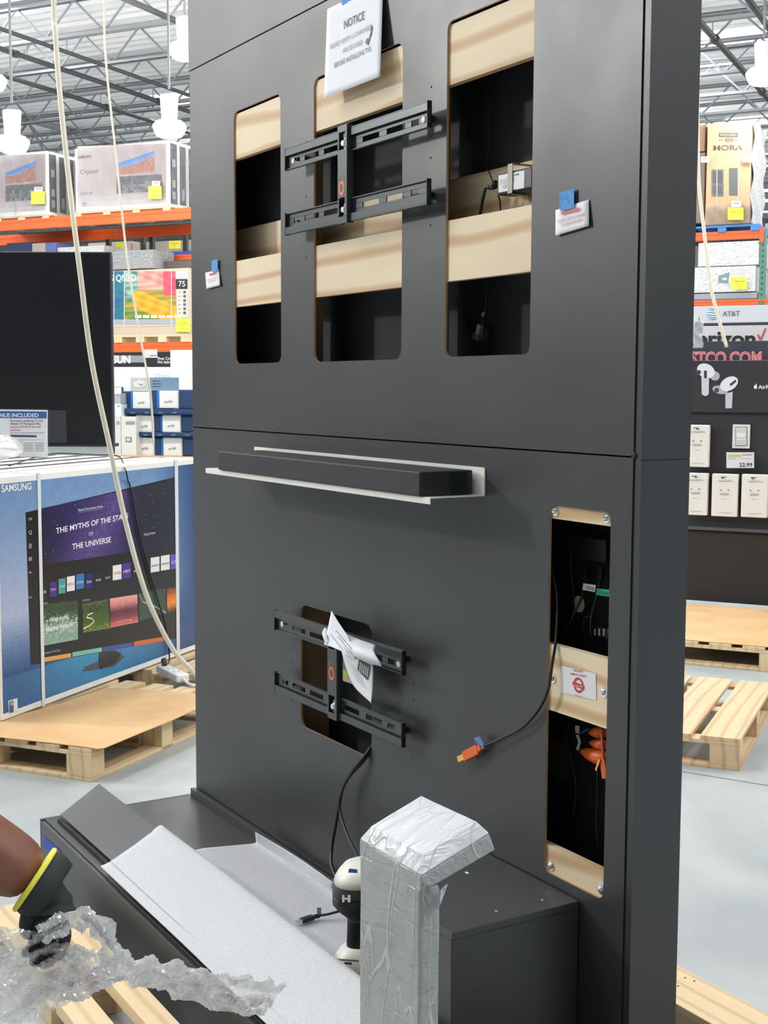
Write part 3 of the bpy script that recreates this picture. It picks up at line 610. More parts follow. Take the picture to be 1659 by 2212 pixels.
cable('thin_lead', '', [onX(1066, 397, xA + .03), onX(1058, 375, xA + .045), onX(1050, 357, xA + .06), onX(1056, 320, xA + .07), onX(1055, 250, xA + .072), onX(1054, 195, xA + .072)], .0016, par=AD)
cable('thin_lead', '', [onX(1076, 422, xA + .03), onX(1080, 436, xA + .035), onX(1082, 470, xA + .04)], .002, par=AD)
m = MB(); xs = xA - .003; p = onX(1097, 353, xs); p2 = onX(1107, 351, xs); q = onX(1104, 419, xs); 
m.box((xs, float(p2[1]), z0 - .003), (xs + .0015, float(p[1]), float(p2[2])), M_steel if False else mat('bright_strap', (128, 124, 118), .45, .5)); m.box((xs, float(p2[1]), float(p2[2]) - .0015), (XB - .033, float(p[1]), float(p2[2])), MATS['bright_strap']); m.box((xs, float(p2[1]), z0 - .003), (XB - .033, float(p[1]), z0 - .0015), MATS['bright_strap'])
for zz in (float(p2[2]), z0 - .018): m.box((XB - .0345, float(p2[1]) - .012, zz - .002), (XB - .033, float(p[1]) - .008, zz + .02), MATS['bright_strap'])
m.build('metal_strap', AD, label='bright metal strap')
# loose mains plug at the bottom of the right cut-out
PG = thing('mains_plug', 'grey three-pin plug hanging at the bottom of the right upper cut-out', 'plug', onX(1040, 725, 1.85))
cable('plug_lead', '', [onX(1050, 560, 1.86), onX(1051, 640, 1.86), onX(1046, 680, 1.855), onX(1040, 702, 1.85)], .002, par=PG)
m = MB(); m.tube([onX(1045, 674, 1.853), onX(1043, 684, 1.853)], .004, mat('grey_rubber', (120, 122, 124), .5), 8); oriented(onX(1038, 702, 1.85), onX(1034, 722, 1.85), .014, .012, MATS['grey_rubber'], m); oriented(onX(1034, 722, 1.85), onX(1032, 734, 1.85), .024, .018, mat('dark_rubber', (70, 72, 74), .5), m); oriented(onX(1047, 712, 1.86), onX(1045, 733, 1.86), .008, .018, MATS['dark_rubber'], m)
m.build('plug_body', PG, bevel=.001)
m = MB(); oriented(onX(1034, 735, 1.848), onX(1032, 751, 1.848), .006, .0015, M_zinc, m); oriented(onX(1046, 736, 1.848), onX(1044, 757, 1.848), .003, .0015, M_zinc, m); oriented(onX(1040, 736, 1.856), onX(1039, 750, 1.856), .004, .004, M_steel, m); m.build('plug_pins', PG, label='shiny metal pins')
# contents of the tall cable opening -------------------------------------------------
m = MB(); m.box((XB - .05, float(onX(1308, 1200, XB - .05)[1]), float(onX(1270, 1210, XB - .05)[2])), (XB - .014, float(onX(1234, 1200, XB - .05)[1]), float(onX(1240, 1157, XB - .05)[2])), M_dark)
tag(m.build('junction_box', None, bevel=.002), 'black square electrical box at the top of the tall cable opening', 'electrical box')
def plugcable(lab, top, pts, flag=None, fc=None, txt=None, tc=(60, 60, 60)):
    t = thing('signal_cable', lab, 'cable', onX(*top, XB - .04)); m = MB(); oriented(onX(top[0], top[1], XB - .035), onX(top[0] - 1, top[1] + 28, XB - .04), .014, .010, M_dark, m); m.build('cable_plug', t, bevel=.001)
    cable('cable_jacket', '', [onX(top[0] - 1, top[1] + 28, XB - .04)] + [onX(a, b, x) for a, b, x in pts], .0030, par=t)
    if flag:
        pl = Plane(onX(*flag[0], XB - .062), (0, -1, 0)); m = MB(); pl.poly(m, flag, fc, 0)
        if txt: pl.text(m, txt, (flag[0][0] + 7, flag[0][1] + 12), (flag[1][0] - 3, flag[1][1] + 12), 7, tc, 1)
        m.build('cable_label', t, label='small paper flag label')
    return t
plugcable('black cable with a white flag label in the tall cable opening', (1266, 1222), [(1262, 1268, XB - .05), (1256, 1292, XB - .06), (1240, 1325, XB - .07), (1228, 1355, XB - .07), (1216, 1376, XB - .07), (1203, 1386, XB - .05)], [(1260, 1260), (1287, 1264), (1285, 1279), (1258, 1274)], (225, 225, 222), 'SENSE')
plugcable('black cable with a green taped label in the tall cable opening', (1298, 1226), [(1290, 1285, XB - .055), (1280, 1320, XB - .06), (1276, 1350, XB - .06), (1282, 1400, XB - .05), (1288, 1440, XB - .04)], [(1289, 1271), (1318, 1274), (1317, 1289), (1287, 1285)], (30, 160, 130), 'CABLE', (10, 80, 70))
cable('signal_cable', 'thin black cable running down left of the junction box', [onX(1240, 1150, XB - .04), onX(1233, 1215, XB - .05), onX(1238, 1270, XB - .05), onX(1240, 1310, XB - .05), onX(1236, 1340, XB - .05)], .002)
cable('signal_cable', 'short black cable arching above the middle plywood rail', [onX(1276, 1330, XB - .04), onX(1262, 1336, XB - .05), onX(1260, 1360, XB - .05), onX(1264, 1395, XB - .04), onX(1260, 1420, XB - .03)], .002)
m = MB(); p = onX(1251, 1305, XB - .0125); m.lathe([(.019, 0), (.019, .0006), (0, .0006)], p, mat('cream_dot', (232, 220, 180), .7), 20, (-1, 0, 0)); m.build('knockout_hole', K, label='pale round knock-out')
PC = thing('power_strip', 'black power strip with white slots behind the middle plywood rail', 'power strip', onX(1300, 1370, XB - .03))
a = onX(1284, 1352, XB - .05); b = onX(1325, 1385, XB - .05); MB().box((XB - .05, float(b[1]), float(b[2])), (XB - .014, float(a[1]), float(a[2])), M_dark).build('strip_body', PC, bevel=.003)
m = MB()
for px in (1285, 1295, 1305): q = onX(px, 1364, XB - .0505); m.box((XB - .0515, float(q[1]) - .0012, float(q[2]) - .009), (XB - .0502, float(q[1]) + .0012, float(q[2]) + .006), M_paper)
m.build('socket_slot', PC)
# lower half: orange plugs
OG = thing('plug_bundle', 'bundle of orange plugs and black leads at the bottom of the cable opening', 'cable bundle', onX(1290, 1610, XB - .05))
for (a, b, w) in (((1315, 1578), (1274, 1582), .026), ((1316, 1608), (1275, 1604), .024), ((1322, 1642), (1256, 1622), .034)):
    m = MB(); m.tube(catmull([onX(*a, XB - .05), onX((a[0] + b[0]) / 2, (a[1] + b[1]) / 2 + 2, XB - .055), onX(*b, XB - .05)], 5), [w * .5 * k for k in (.6, .8, .95, 1, 1, 1, .95, .85, .7, .5, .3)], M_orange, 12); m.build('orange_plug', OG, smooth=True)
oriented(onX(1302, 1640, XB - .065), onX(1308, 1682, XB - .065), .017, .006, M_orange, MB()).build('orange_flag', OG, bevel=.001)
oriented(onX(1299, 1575, XB - .07), onX(1303, 1640, XB - .067), .006, .003, mat('orange_sleeve', (200, 92, 50), .5), MB()).build('orange_flag', OG)
oriented(onX(1296, 1640, XB - .07), onX(1288, 1664, XB - .07), .005, .004, M_gold, MB()).build('plug_contact', OG)
pl = Plane(onX(1240, 1580, XB - .06), (0, -1, 0)); m = MB(); pl.poly(m, [(1242, 1567), (1252, 1568), (1251, 1585), (1243, 1583)], (190, 190, 190), 0); pl.poly(m, [(1244, 1588), (1250, 1587), (1255, 1603), (1250, 1622), (1244, 1618), (1249, 1604)], (185, 185, 185), 0); pl.poly(m, [(1252, 1583), (1272, 1572), (1272, 1577), (1254, 1586)], (50, 70, 130), 0); m.build('paper_label', OG)
for i, (pts, lab) in enumerate([([(1232, 1560), (1222, 1590), (1234, 1640), (1244, 1700), (1238, 1760), (1226, 1820)], 'black lead hanging down the left of the lower cable opening'), ([(1290, 1650), (1291, 1720), (1289, 1780), (1292, 1840), (1284, 1860)], 'black lead hanging down the right of the lower cable opening')]):
    cable('power_lead', lab, [onX(a, b, XB - .04) for a, b in pts], .0025)
m = MB(); p = onX(1205, 1640, XB - .0125); m.lathe([(.0, 0.001), (.045, .001), (.045, 0)], p, mat('brown_patch', (58, 54, 50), .7), 24, (-1, 0, 0)); m.build('grommet_patch', K)
# warning card on the middle rail
WC = thing('warning_card', 'white card with a red ring sign reading DO NOT REMOVE CABLES, on the middle rail', 'sign', onX(1250, 1475, D + T))
pl = Plane((D + T - .0012, 2.14, 1.0), (0, -1, 0)); m = MB(); pl.poly(m, [(1213, 1438), (1287, 1455), (1288, 1513), (1212, 1496)], (226, 226, 228), 0); rc = (196, 50, 58)
m.build('paper_card', WC); m = MB()
pl.text(m, 'DO NOT', (1240, 1450), (1260, 1453), 4.5, rc, 1, bold=.02); pl.text(m, 'REMOVE CABLES', (1233, 1457), (1267, 1463), 4, rc, 1, bold=.01)
c0 = pl.uv(1250, 1480)
for k in range(28):
    t0, t1 = 2 * math.pi * k / 28, 2 * math.pi * (k + 1) / 28; pl.poly(m, [c0 + np.array([r * math.cos(t), r * math.sin(t)]) for r, t in ((.0115, t0), (.0165, t0), (.0165, t1), (.0115, t1))], rc, 1, raw=True)
pl.poly(m, [c0 + np.array(q) for q in ((-.0185, -.004), (.0185, -.006), (.0185, .003), (-.0185, .005))], rc, 2, raw=True); pl.text(m, 'DO NOT TOUCH', (1240, 1482), (1260, 1485), 3.2, (250, 235, 235), 3, bold=.01)
pl.text(m, 'Thank you', (1241, 1502), (1259, 1506), 3, (120, 60, 62), 1); m.build('printed_lettering', WC)
# long loops from the lower cut-out
cable('signal_cable', 'black cable looping from the lower cut-out down behind the impact driver', [onX(812, 1600, D + .02), onX(790, 1630, D - .01), onX(760, 1668, D - .03), onX(741, 1700, D - .03), onX(729, 1760, D - .04), onX(717, 1830, D - .06), onX(716, 1868, D - .08), onX(728, 1900, D - .09)], .0045)
cable('signal_cable', 'second black cable from the lower cut-out, crossing down to the right', [onX(812, 1606, D + .02), onX(785, 1645, D - .012), onX(750, 1685, D - .035), onX(733, 1735, D - .035), onX(745, 1790, D - .05), onX(765, 1835, D - .07), onX(790, 1880, D - .1)], .0038)
CB = thing('display_cable', 'black cable end with a black plug and green flag, lying on the foam sheet', 'cable', onZ(690, 1975, .245))
zc = .2465; c0 = onZ(740, 1966, .262); cable('cable_jacket', '', [onZ(775, 1955, .29), c0, onZ(712, 1974, zc + .006), onZ(688, 1978, zc)], .0035, par=CB)
m = MB(); oriented(onZ(690, 1978, zc), onZ(676, 1981, zc), .012, .009, M_dark, m, (0, 0, 1)); oriented(onZ(676, 1981, zc), onZ(651, 1989, zc), .019, .011, M_dark, m, (0, 0, 1)); m.build('cable_plug', CB, bevel=.002)
oriented(onZ(651, 1989, zc), onZ(641, 1992, zc), .013, .005, M_zinc, MB(), (0, 0, 1)).build('plug_contact', CB, label='silver metal tip')
p = onZ(689, 1976, zc + .004); m = MB(); r_ = CAMM @ np.array([1, 0, 0]); m.face([p - r_ * .005, p + r_ * .006, p + r_ * .006 + [0, 0, .02], p - r_ * .005 + [0, 0, .02]], mat('green_flag', (96, 150, 140), .6)); m.build('cable_label', CB, label='green paper flag')
p = onX(722, 1905, D - .1); m = MB(); m.face([p, p + [0, .008, -.025], p + [0, .018, -.022], p + [0, .01, .004]], MATS['green_flag']); tag(m.build('cable_label', None, solid=.0006), 'green flag label on the looping cable beside the impact driver', 'label')
# ================================================================ impact driver standing behind the wrapped post
zD = .252; base = onZ(765, 2118, .236)
DR = thing('impact_driver', 'black and white cordless impact driver standing on the foam beside the wrapped post', 'power tool', base)
rgt = np.array([_r[0], _r[1], 0.]); rgt = _n(rgt); fwd = np.array([-rgt[1], rgt[0], 0.]); s_ = np.linalg.norm(base - EYEP) / F * 1.0
def dp(dx, py, dd=0.):            # dx pixels right of 765, height by photo row, dd metres away
    b = base + rgt * dx * s_ + fwd * dd; v = ray(765 + dx, py); t = ((base + fwd * dd) - EYEP).dot(fwd) / v.dot(fwd); return EYEP + t * v
def ring_loft(rows, m_, n=20, mb=None):       # rows: (py, dx centre, half width px, half depth m, squareness)
    mb = mb or MB(); vs_ = []
    for py, cx_, hw, hd, sq in rows:
        c = dp(cx_, py)
        for k in range(n):
            a = 2 * math.pi * k / n; ca, sa = math.cos(a), math.sin(a); e = sq
            x = math.copysign(abs(ca) ** e, ca) * hw * s_; y = math.copysign(abs(sa) ** e, sa) * hd; vs_.append(c + rgt * x + fwd * y)
    fs = [(i * n + (k + 1) % n, i * n + k, (i + 1) * n + k, (i + 1) * n + (k + 1) % n) for i in range(len(rows) - 1) for k in range(n)]
    fs += [tuple(range(n)), tuple(reversed(range((len(rows) - 1) * n, len(rows) * n)))]
    return mb.mesh(vs_, fs, m_)
blk = mat('tool_black', (27, 29, 33), .5); wht = mat('tool_white', (226, 224, 214), .45); gry = mat('tool_grey', (72, 68, 70), .6)
# motor housing: head pointing away from camera; seen as rounded body
ring_loft([(1864, 18, 24, .045, .8), (1872, 14, 36, .062, .8), (1884, 10, 42, .068, .8), (1899, 4, 45, .072, .8)], wht).build('top_shell', DR, smooth=True)
ring_loft([(1899, 3, 43, .070, .8), (1903, 2, 44, .066, .7), (1926, 0, 44, .060, .7)], gry).build('side_grip', DR, smooth=True)
ring_loft([(1926, 0, 44, .058, .8), (1948, 0, 44, .055, .8), (1960, 4, 38, .050, .8), (1972, 10, 28, .046, .8), (1980, 14, 22, .040, .8)], blk).build('motor_housing', DR, smooth=True)
ring_loft([(1975, 12, 26, .030, .8), (1990, 12, 25, .026, .8), (2020, 11, 25, .025, .8), (2042, 11, 26, .028, .8), (2050, 10, 30, .034, .8)], blk).build('handle', DR, smooth=True)
ring_loft([(2040, 12, 26, .036, .6), (2052, 8, 36, .046, .6), (2072, 4, 44, .056, .5), (2084, 2, 45, .058, .5), (2087, 2, 44, .057, .5)], wht).build('battery_foot', DR, smooth=True)
ring_loft([(2087, 2, 46, .058, .4), (2110, 2, 45, .058, .4), (2118, 2, 44, .056, .4)], mat('battery_black', (36, 34, 40), .5)).build('battery_pack', DR, smooth=True)
fp = dp(0, 1940, -.075); pl = Plane(fp, rgt); m = MB()
for q in ([(739, 1933), (744, 1933), (744, 1939), (751, 1939), (751, 1933), (757, 1933), (757, 1949), (751, 1949), (751, 1943), (744, 1943), (744, 1949), (739, 1949)],):
    pl.poly(m, [q[0], q[1], q[10], q[11]], (235, 235, 230), 1); pl.poly(m, [q[4], q[5], q[6], q[7]], (235, 235, 230), 1); pl.poly(m, [q[2], q[3], q[8], q[9]], (235, 235, 230), 1)
m.build('letter_emblem', DR, label='white letter H')
pl = Plane(dp(0, 1880, -.072), rgt); m = MB(); pl.poly(m, [(754, 1876), (772, 1878), (772, 1886), (752, 1885)], (40, 100, 170), 0); m.build('blue_mark', DR)
pl = Plane(dp(0, 2080, -.0595), rgt); m = MB(); pl.poly(m, [(729, 2071), (775, 2074), (775, 2078), (729, 2075)], (160, 155, 148), 0); pl.poly(m, [(744, 2078), (760, 2079), (760, 2084), (744, 2083)], (90, 88, 86), 0); m.build('latch_mark', DR)
# ================================================================ stretch-wrapped post
XP = 1.0; n0 = onX(908, 1893, XP); YP = float(n0[1]); yl2 = float(onX(776, 1900, XP)[1]); xr2 = float(onY(951, 2050, YP)[0])
WPo = thing('wrapped_post', 'tall foam post with an overhanging head, tightly wrapped in clear stretch film', 'wrapped post', ((XP + xr2) / 2, (YP + yl2) / 2, 0))
def wrinkle(o, s=1.0, lv=5):
    k = o.modifiers.new('sub', 'SUBSURF'); k.subdivision_type = 'SIMPLE'; k.levels = lv; k.render_levels = lv
    tx = bpy.data.textures.new('wrinkle', 'CLOUDS'); tx.noise_scale = .05; tx.noise_depth = 3
    d = o.modifiers.new('wrinkle', 'DISPLACE'); d.texture = tx; d.strength = .003 * s; d.texture_coords = 'LOCAL'
def wrap_mat(name, c, sc, rot):
    m = mat(name, c, .32, spec=.6); nt = m.node_tree; N = nt.nodes; L = nt.links; b = N['Principled BSDF']
    b.inputs['Coat Weight'].default_value = .6; b.inputs['Coat Roughness'].default_value = .09
    tc = N.new('ShaderNodeTexCoord'); mp = N.new('ShaderNodeMapping'); mp.inputs['Rotation'].default_value = rot; mp.inputs['Scale'].default_value = sc; L.new(tc.outputs['Object'], mp.inputs[0])
    t = N.new('ShaderNodeTexNoise'); t.inputs['Scale'].default_value = 9; t.inputs['Detail'].default_value = 7; t.inputs['Distortion'].default_value = 1.2; L.new(mp.outputs[0], t.inputs[0])
    t2 = N.new('ShaderNodeTexVoronoi'); t2.feature = 'DISTANCE_TO_EDGE'; t2.inputs['Scale'].default_value = 11; mp2 = N.new('ShaderNodeMapping'); mp2.inputs['Rotation'].default_value = (.7, .2, .9); mp2.inputs['Scale'].default_value = (1, 1.5, .35); L.new(tc.outputs['Object'], mp2.inputs[0])
    ns = N.new('ShaderNodeTexNoise'); ns.inputs['Scale'].default_value = 5; L.new(mp2.outputs[0], ns.inputs[0]); va = N.new('ShaderNodeVectorMath'); va.operation = 'ADD'; sc2 = N.new('ShaderNodeVectorMath'); sc2.operation = 'SCALE'; sc2.inputs['Scale'].default_value = .22
    L.new(ns.outputs['Color'], sc2.inputs[0]); L.new(sc2.outputs[0], va.inputs[0]); L.new(mp2.outputs[0], va.inputs[1]); L.new(va.outputs[0], t2.inputs['Vector'])
    cr = N.new('ShaderNodeMapRange'); cr.inputs[1].default_value = 0; cr.inputs[2].default_value = .022; cr.inputs[3].default_value = 1; cr.inputs[4].default_value = 0; L.new(t2.outputs['Distance'], cr.inputs[0])
    ad = N.new('ShaderNodeMath'); ad.operation = 'ADD'; ml = N.new('ShaderNodeMath'); ml.operation = 'MULTIPLY'; ml.inputs[1].default_value = .22; L.new(cr.outputs[0], ml.inputs[0]); L.new(ml.outputs[0], ad.inputs[0]); L.new(t.outputs[0], ad.inputs[1])
    bp = N.new('ShaderNodeBump'); bp.inputs['Strength'].default_value = 1; bp.inputs['Distance'].default_value = .0045; L.new(ad.outputs[0], bp.inputs['Height']); L.new(bp.outputs[0], b.inputs['Normal']); L.new(bp.outputs[0], b.inputs['Coat Normal'])
    mx = N.new('ShaderNodeMixRGB'); mx.inputs[1].default_value = lin(c); mx.inputs[2].default_value = lin((216, 220, 220)); m3 = N.new('ShaderNodeMath'); m3.operation = 'MULTIPLY'; m3.inputs[1].default_value = .5; L.new(cr.outputs[0], m3.inputs[0]); L.new(m3.outputs[0], mx.inputs[0]); L.new(mx.outputs[0], b.inputs['Base Color'])
    return m
MW1 = wrap_mat('film_over_grey_foam', (152, 156, 156), (5, 1.3, 6), (.55, 0, 0))
MW2 = wrap_mat('film_over_white_foam', (196, 200, 204), (1.2, 6, 1.2), (0, 0, .35))
zu = float(onY(952, 1919, YP)[2])
m = MB(); m.box((XP, YP, .0), (xr2, yl2, .93), MW1); o = m.build('post_shaft', WPo); 
k = o.modifiers.new('b', 'BEVEL'); k.width = .006; k.segments = 3; wrinkle(o, 1.2, 4)
R0 = onX(910, 1893, XP); R3 = onX(776, 1813, XP); R1 = onY(1058, 1800, YP); R2 = R1 + R3 - R0
U1 = onY(1071, 1836, YP); U0 = onY(930, 1931, YP); U0[0] = XP; U0 = onX(910, 1930, XP); U3 = onX(776, 1850, XP); U2 = U1 + U3 - U0
m = MB(); m.hexa([U0, U3, U2, U1, R0, R3, R2, R1], MW1); o = m.build('post_head', WPo); k = o.modifiers.new('b', 'BEVEL'); k.width = .003; k.segments = 2; wrinkle(o, .5, 4)
n_ = _n(np.cross(R1 - R0, R3 - R0)); n_ = n_ if n_[2] > 0 else -n_
T0 = onX(916, 1844, XP + .014); T3 = onX(802, 1784, XP + .014); T1 = onY(1028, 1773, YP + .014); T2 = T1 + T3 - T0
m = MB(); m.hexa([R0, R3, R2, R1, T0, T3, T2, T1], MW2); o = m.build('post_cap', WPo); k = o.modifiers.new('b', 'BEVEL'); k.width = .002; k.segments = 2; wrinkle(o, .3, 4)
# loose web of film between head and shaft, and film ridges
m = MB(); f0 = onY(951, 1921, YP - .001); f1 = onY(915, 1905, YP - .002); f2 = onY(950, 1968, YP - .001)
m.mesh([f0, onY(968, 1908, YP + .006), onY(951, 1955, YP - .001), onY(916, 1990, YP - .003), onY(912, 1905, YP - .004)], [(0, 1, 2), (0, 2, 3, 4)], F_wrap); m.build('film_web', WPo, solid=.0006)
tailp = [onY(1003, 1884, YP + .01), onY(1010, 1880, YP + .012), onY(1013, 1888, YP + .01)]
m = MB(); m.mesh(tailp, [(0, 1, 2)], F_wrap); m.build('film_tail', WPo)
# ================================================================ person reaching in from the left (gloved hand)
def skin_body(name, parent, verts, edges, radii, m_, sub=2, root=0):
    me = bpy.data.meshes.new(name); inv = WM(parent).inverted(); me.from_pydata([inv @ Vector([float(q) for q in v]) for v in verts], edges, []); me.update()
    o = bpy.data.objects.new(name, me); COL.objects.link(o); o.parent = parent
    k = o.modifiers.new('skin', 'SKIN'); k.use_smooth_shade = True; k.branch_smoothing = .6
    for i, r in enumerate(radii):
        s = me.skin_vertices[0].data[i]; s.radius = (r, r) if not isinstance(r, tuple) else r; s.use_root = (i == root)
    k = o.modifiers.new('sub', 'SUBSURF'); k.levels = sub; k.render_levels = sub; me.materials.append(m_); return o
M_skin = mat('brown_skin', (128, 82, 66), .55, noise=(40, (116, 72, 58), .4, .7, 0)); M_glove = mat('black_work_glove', (40, 44, 46), .75, bump=(260, .6, .002)); M_cuff = mat('yellow_cuff', (232, 226, 84), .7)
M_shirt = mat('dark_shirt', (44, 46, 54), .85); M_trs = mat('dark_trousers', (38, 40, 48), .85); M_shoe = mat('dark_shoe', (30, 28, 28), .6)
dH = 1.95
wr = atD(82, 1904, dH); el = atD(-215, 1715, dH - .02); pc = atD(78, 1965, dH)
PE = thing('person', 'person at the left edge, black work glove with yellow cuff pulling clear plastic', 'person', (wr[0] - .62, wr[1] + .25, 0))
sh = np.array([el[0] - .12, el[1] + .14, 1.36]); ch = np.array([sh[0] - .17, sh[1] + .10, 1.36]); pv = np.array([sh[0] - .40, sh[1] + .16, .96]); nk = ch + [-.0, .0, .12]; hd = nk + [.03, -.02, .12]
osh = ch * 2 - sh; osh[2] = 1.36; oel = osh + [-.05, .0, -.28]; owr = oel + [.12, -.1, -.20]
hipL = pv + [.02, -.10, -.05]; hipR = pv + [-.05, .10, -.05]; knL = hipL + [.05, -.02, -.43]; knR = hipR + [.03, .02, -.43]; anL = np.array([knL[0] - .03, knL[1], .09]); anR = np.array([knR[0] - .05, knR[1], .09])
toL = anL + [.17, -.08, -.05]; toR = anR + [.17, -.05, -.05]
V = [pv, (pv + ch) / 2, ch, nk, nk + [.01, 0, .05], sh, (sh + el) / 2, el, el * .6 + wr * .4, el * .25 + wr * .75, wr, osh, oel, owr, hipL, knL, anL, hipR, knR, anR, toL, toR]
Ed = [(0, 1), (1, 2), (2, 3), (3, 4), (2, 5), (5, 6), (6, 7), (7, 8), (8, 9), (9, 10), (2, 11), (11, 12), (12, 13), (0, 14), (14, 15), (15, 16), (0, 17), (17, 18), (18, 19), (16, 20), (19, 21)]
Rr = [.14, .135, .15, .058, .055, .068, .052, .050, .057, .053, .047, .068, .048, .032, .095, .065, .042, .095, .065, .042, .035, .035]
skin_body('body', PE, V, Ed, Rr, M_skin)
def clad(name, idx, m_, k=1.16, ext=None):
    mp = {j: i for i, j in enumerate(idx)}; ed = [(mp[a], mp[b]) for a, b in Ed if a in mp and b in mp]
    return skin_body(name, PE, [V[j] for j in idx], ed, [Rr[j] * k + .004 for j in idx], m_)
clad('shirt', [1, 0, 2, 5, 6, 11, 12], M_shirt); clad('trousers', [0, 14, 15, 16, 17, 18, 19], M_trs); clad('shoe', [16, 20], M_shoe, 1.25); clad('shoe', [19, 21], M_shoe, 1.25)
hm = MB()
def headf(u, v):
    th_ = math.pi * v; ph = 2 * math.pi * u; r = .098; x = math.sin(th_) * math.cos(ph); y = math.sin(th_) * math.sin(ph); z = math.cos(th_)
    jaw = 1 - .22 * max(0, -z); nose = .022 * math.exp(-((ph if ph < math.pi else ph - 2 * math.pi) / .16) ** 2 - ((z + .12) / .16) ** 2); eye_ = -.007 * sum(math.exp(-(((ph if ph < math.pi else ph - 2 * math.pi) - s * .38) / .14) ** 2 - ((z - .12) / .09) ** 2) for s in (1, -1)); lips = .006 * math.exp(-((ph if ph < math.pi else ph - 2 * math.pi) / .25) ** 2 - ((z + .5) / .07) ** 2)
    rr = r + nose + eye_ + lips; return (hd[0] + rr * x * jaw * 1.05, hd[1] + rr * y * jaw * .85, hd[2] + rr * z * 1.22)
hm.grid(headf, 48, 32, M_skin).build('head', PE, smooth=True)
MB().grid(lambda u, v: (hd[0] - .012 + .104 * math.sin(math.pi * v * .52) * math.cos(2 * math.pi * u), hd[1] + .09 * math.sin(math.pi * v * .52) * math.sin(2 * math.pi * u), hd[2] + .02 + .112 * math.cos(math.pi * v * .52)), 32, 14, mat('black_hair', (24, 20, 18), .8)).build('hair', PE, smooth=True)
# gloved hand: palm + five separate bent fingers
rv = CAMM @ np.array([1., 0, 0]); uv_ = CAMM @ np.array([0, -1., 0]); fv = CAMM @ np.array([0, 0, 1.])
def H(px, py, dd=0.): return atD(px, py, dH + dd)
gv = [H(88, 1905), H(104, 1930), H(104, 1968, .005), H(98, 2005, .01), H(74, 1945, .0), H(122, 1955, -.0), H(116, 1995, .0)]
skin_body('glove', PE, gv, [(0, 1), (1, 2), (2, 3), (1, 4), (2, 5), (3, 6)], [(.044, .036), (.048, .034), (.050, .032), (.042, .028), .024, .022, .024], M_glove)
fin = [[(126, 1975), (142, 2018), (130, 2058), (112, 2074)], [(112, 1995), (122, 2040), (108, 2076), (90, 2084)], [(96, 2000), (100, 2042), (86, 2074), (70, 2078)], [(80, 1992), (78, 2030), (66, 2056), (54, 2058)], [(80, 1940), (64, 1968), (56, 1998), (60, 2022)]]
for i, f_ in enumerate(fin):
    pts = [H(f_[0][0], f_[0][1], 0), H(f_[1][0], f_[1][1], -.02), H(f_[2][0], f_[2][1], -.015), H(f_[3][0], f_[3][1], .012)]
    skin_body('glove_finger' if i < 4 else 'glove_thumb', PE, pts, [(0, 1), (1, 2), (2, 3)], [.0115, .0108, .0098, .0085] if i < 4 else [.016, .0135, .012, .010], M_glove)
ax = _n(wr - el); cu = MB(); ca = el * .10 + wr * .90 - ax * 0; cpts = []
cu.lathe([(.050, -.002), (.0515, 0), (.0515, .002), (.050, .003)], wr - ax * .006, M_cuff, 28, ax); cu.build('cuff_trim', PE, smooth=True, solid=.003, label='yellow knitted cuff edge')
cu = MB(); cu.lathe([(.049, 0), (.050, .008), (.049, .018), (.045, .030)], wr - ax * .002, M_glove, 28, ax); cu.build('glove_cuff', PE, smooth=True, solid=.003)
# ================================================================ clear plastic sheet in the hand, trailing to the right
CP = thing('clear_plastic', 'crumpled clear plastic sheeting pulled by the gloved hand', 'plastic sheet', H(60, 2080))
def crumple(px, py, dd, amp, sd): 
    r = np.random.RandomState(int(sd)); return H(px, py, dd) 
def blob(c4, dd, seed, amp, nu, nv, m_=None):
    rs = np.random.RandomState(seed); ks = rs.uniform(2, 14, (14, 2)); ph = rs.uniform(0, 6.3, 14); am = rs.uniform(.3, 1, 14)
    def fn(u, v):
        px = (1 - v) * ((1 - u) * c4[0][0] + u * c4[1][0]) + v * ((1 - u) * c4[3][0] + u * c4[2][0]); py = (1 - v) * ((1 - u) * c4[0][1] + u * c4[1][1]) + v * ((1 - u) * c4[3][1] + u * c4[2][1])
        w = sum(a * math.sin(k[0] * u * 3 + k[1] * v * 3 + p) for a, k, p in zip(am, ks, ph)); w2 = sum(a * math.cos(k[1] * u * 3 - k[0] * v * 3 + p) for a, k, p in zip(am, ks, ph))
        j = rs.normal(0, 1, 3); return H(px + 5 * w2 * amp / .03 + 1.4 * j[0], py + 4 * w * amp / .03 + 1.4 * j[1], dd + amp * w + .0028 * j[2])
    return MB().grid(fn, nu, nv, m_ or F_bag)
blob([(-60, 1990), (140, 2025), (215, 2110), (-60, 2230)], -.03, 3, .0055, 46, 46).build('crumpled_sheet', CP)
blob([(-60, 2040), (130, 2050), (190, 2150), (-60, 2260)], .05, 5, .006, 40, 40).build('crumpled_sheet', CP)
def loop(pts, w, seed, nm='plastic_loop', n=10):
    rs = np.random.RandomState(seed); C_ = catmull([H(a, b, d) for a, b, d in pts], n); L_ = len(C_)
    def fn(u, v):
        i = u * (L_ - 1); j = int(min(i, L_ - 2)); c = C_[j] * (1 - i + j) + C_[j + 1] * (i - j); t = _n(C_[j + 1] - C_[j]); s = _n(np.cross(t, fv)); a = (v - .5) * 2 * math.pi * .9
        rr = w * (1 + .35 * math.sin(9 * a + 20 * u) + .25 * math.sin(47 * u + seed)); return c + s * math.sin(a) * rr + fv * math.cos(a) * rr * .5 + rs.normal(0, .0011, 3)
    MB().grid(fn, 90, 16, F_bag).build(nm, CP)
loop([(90, 2020, -.05), (150, 1990, -.04), (205, 1992, -.03), (240, 2050, -.02), (222, 2108, -.02), (160, 2140, -.03), (90, 2130, -.04)], .013, 2)
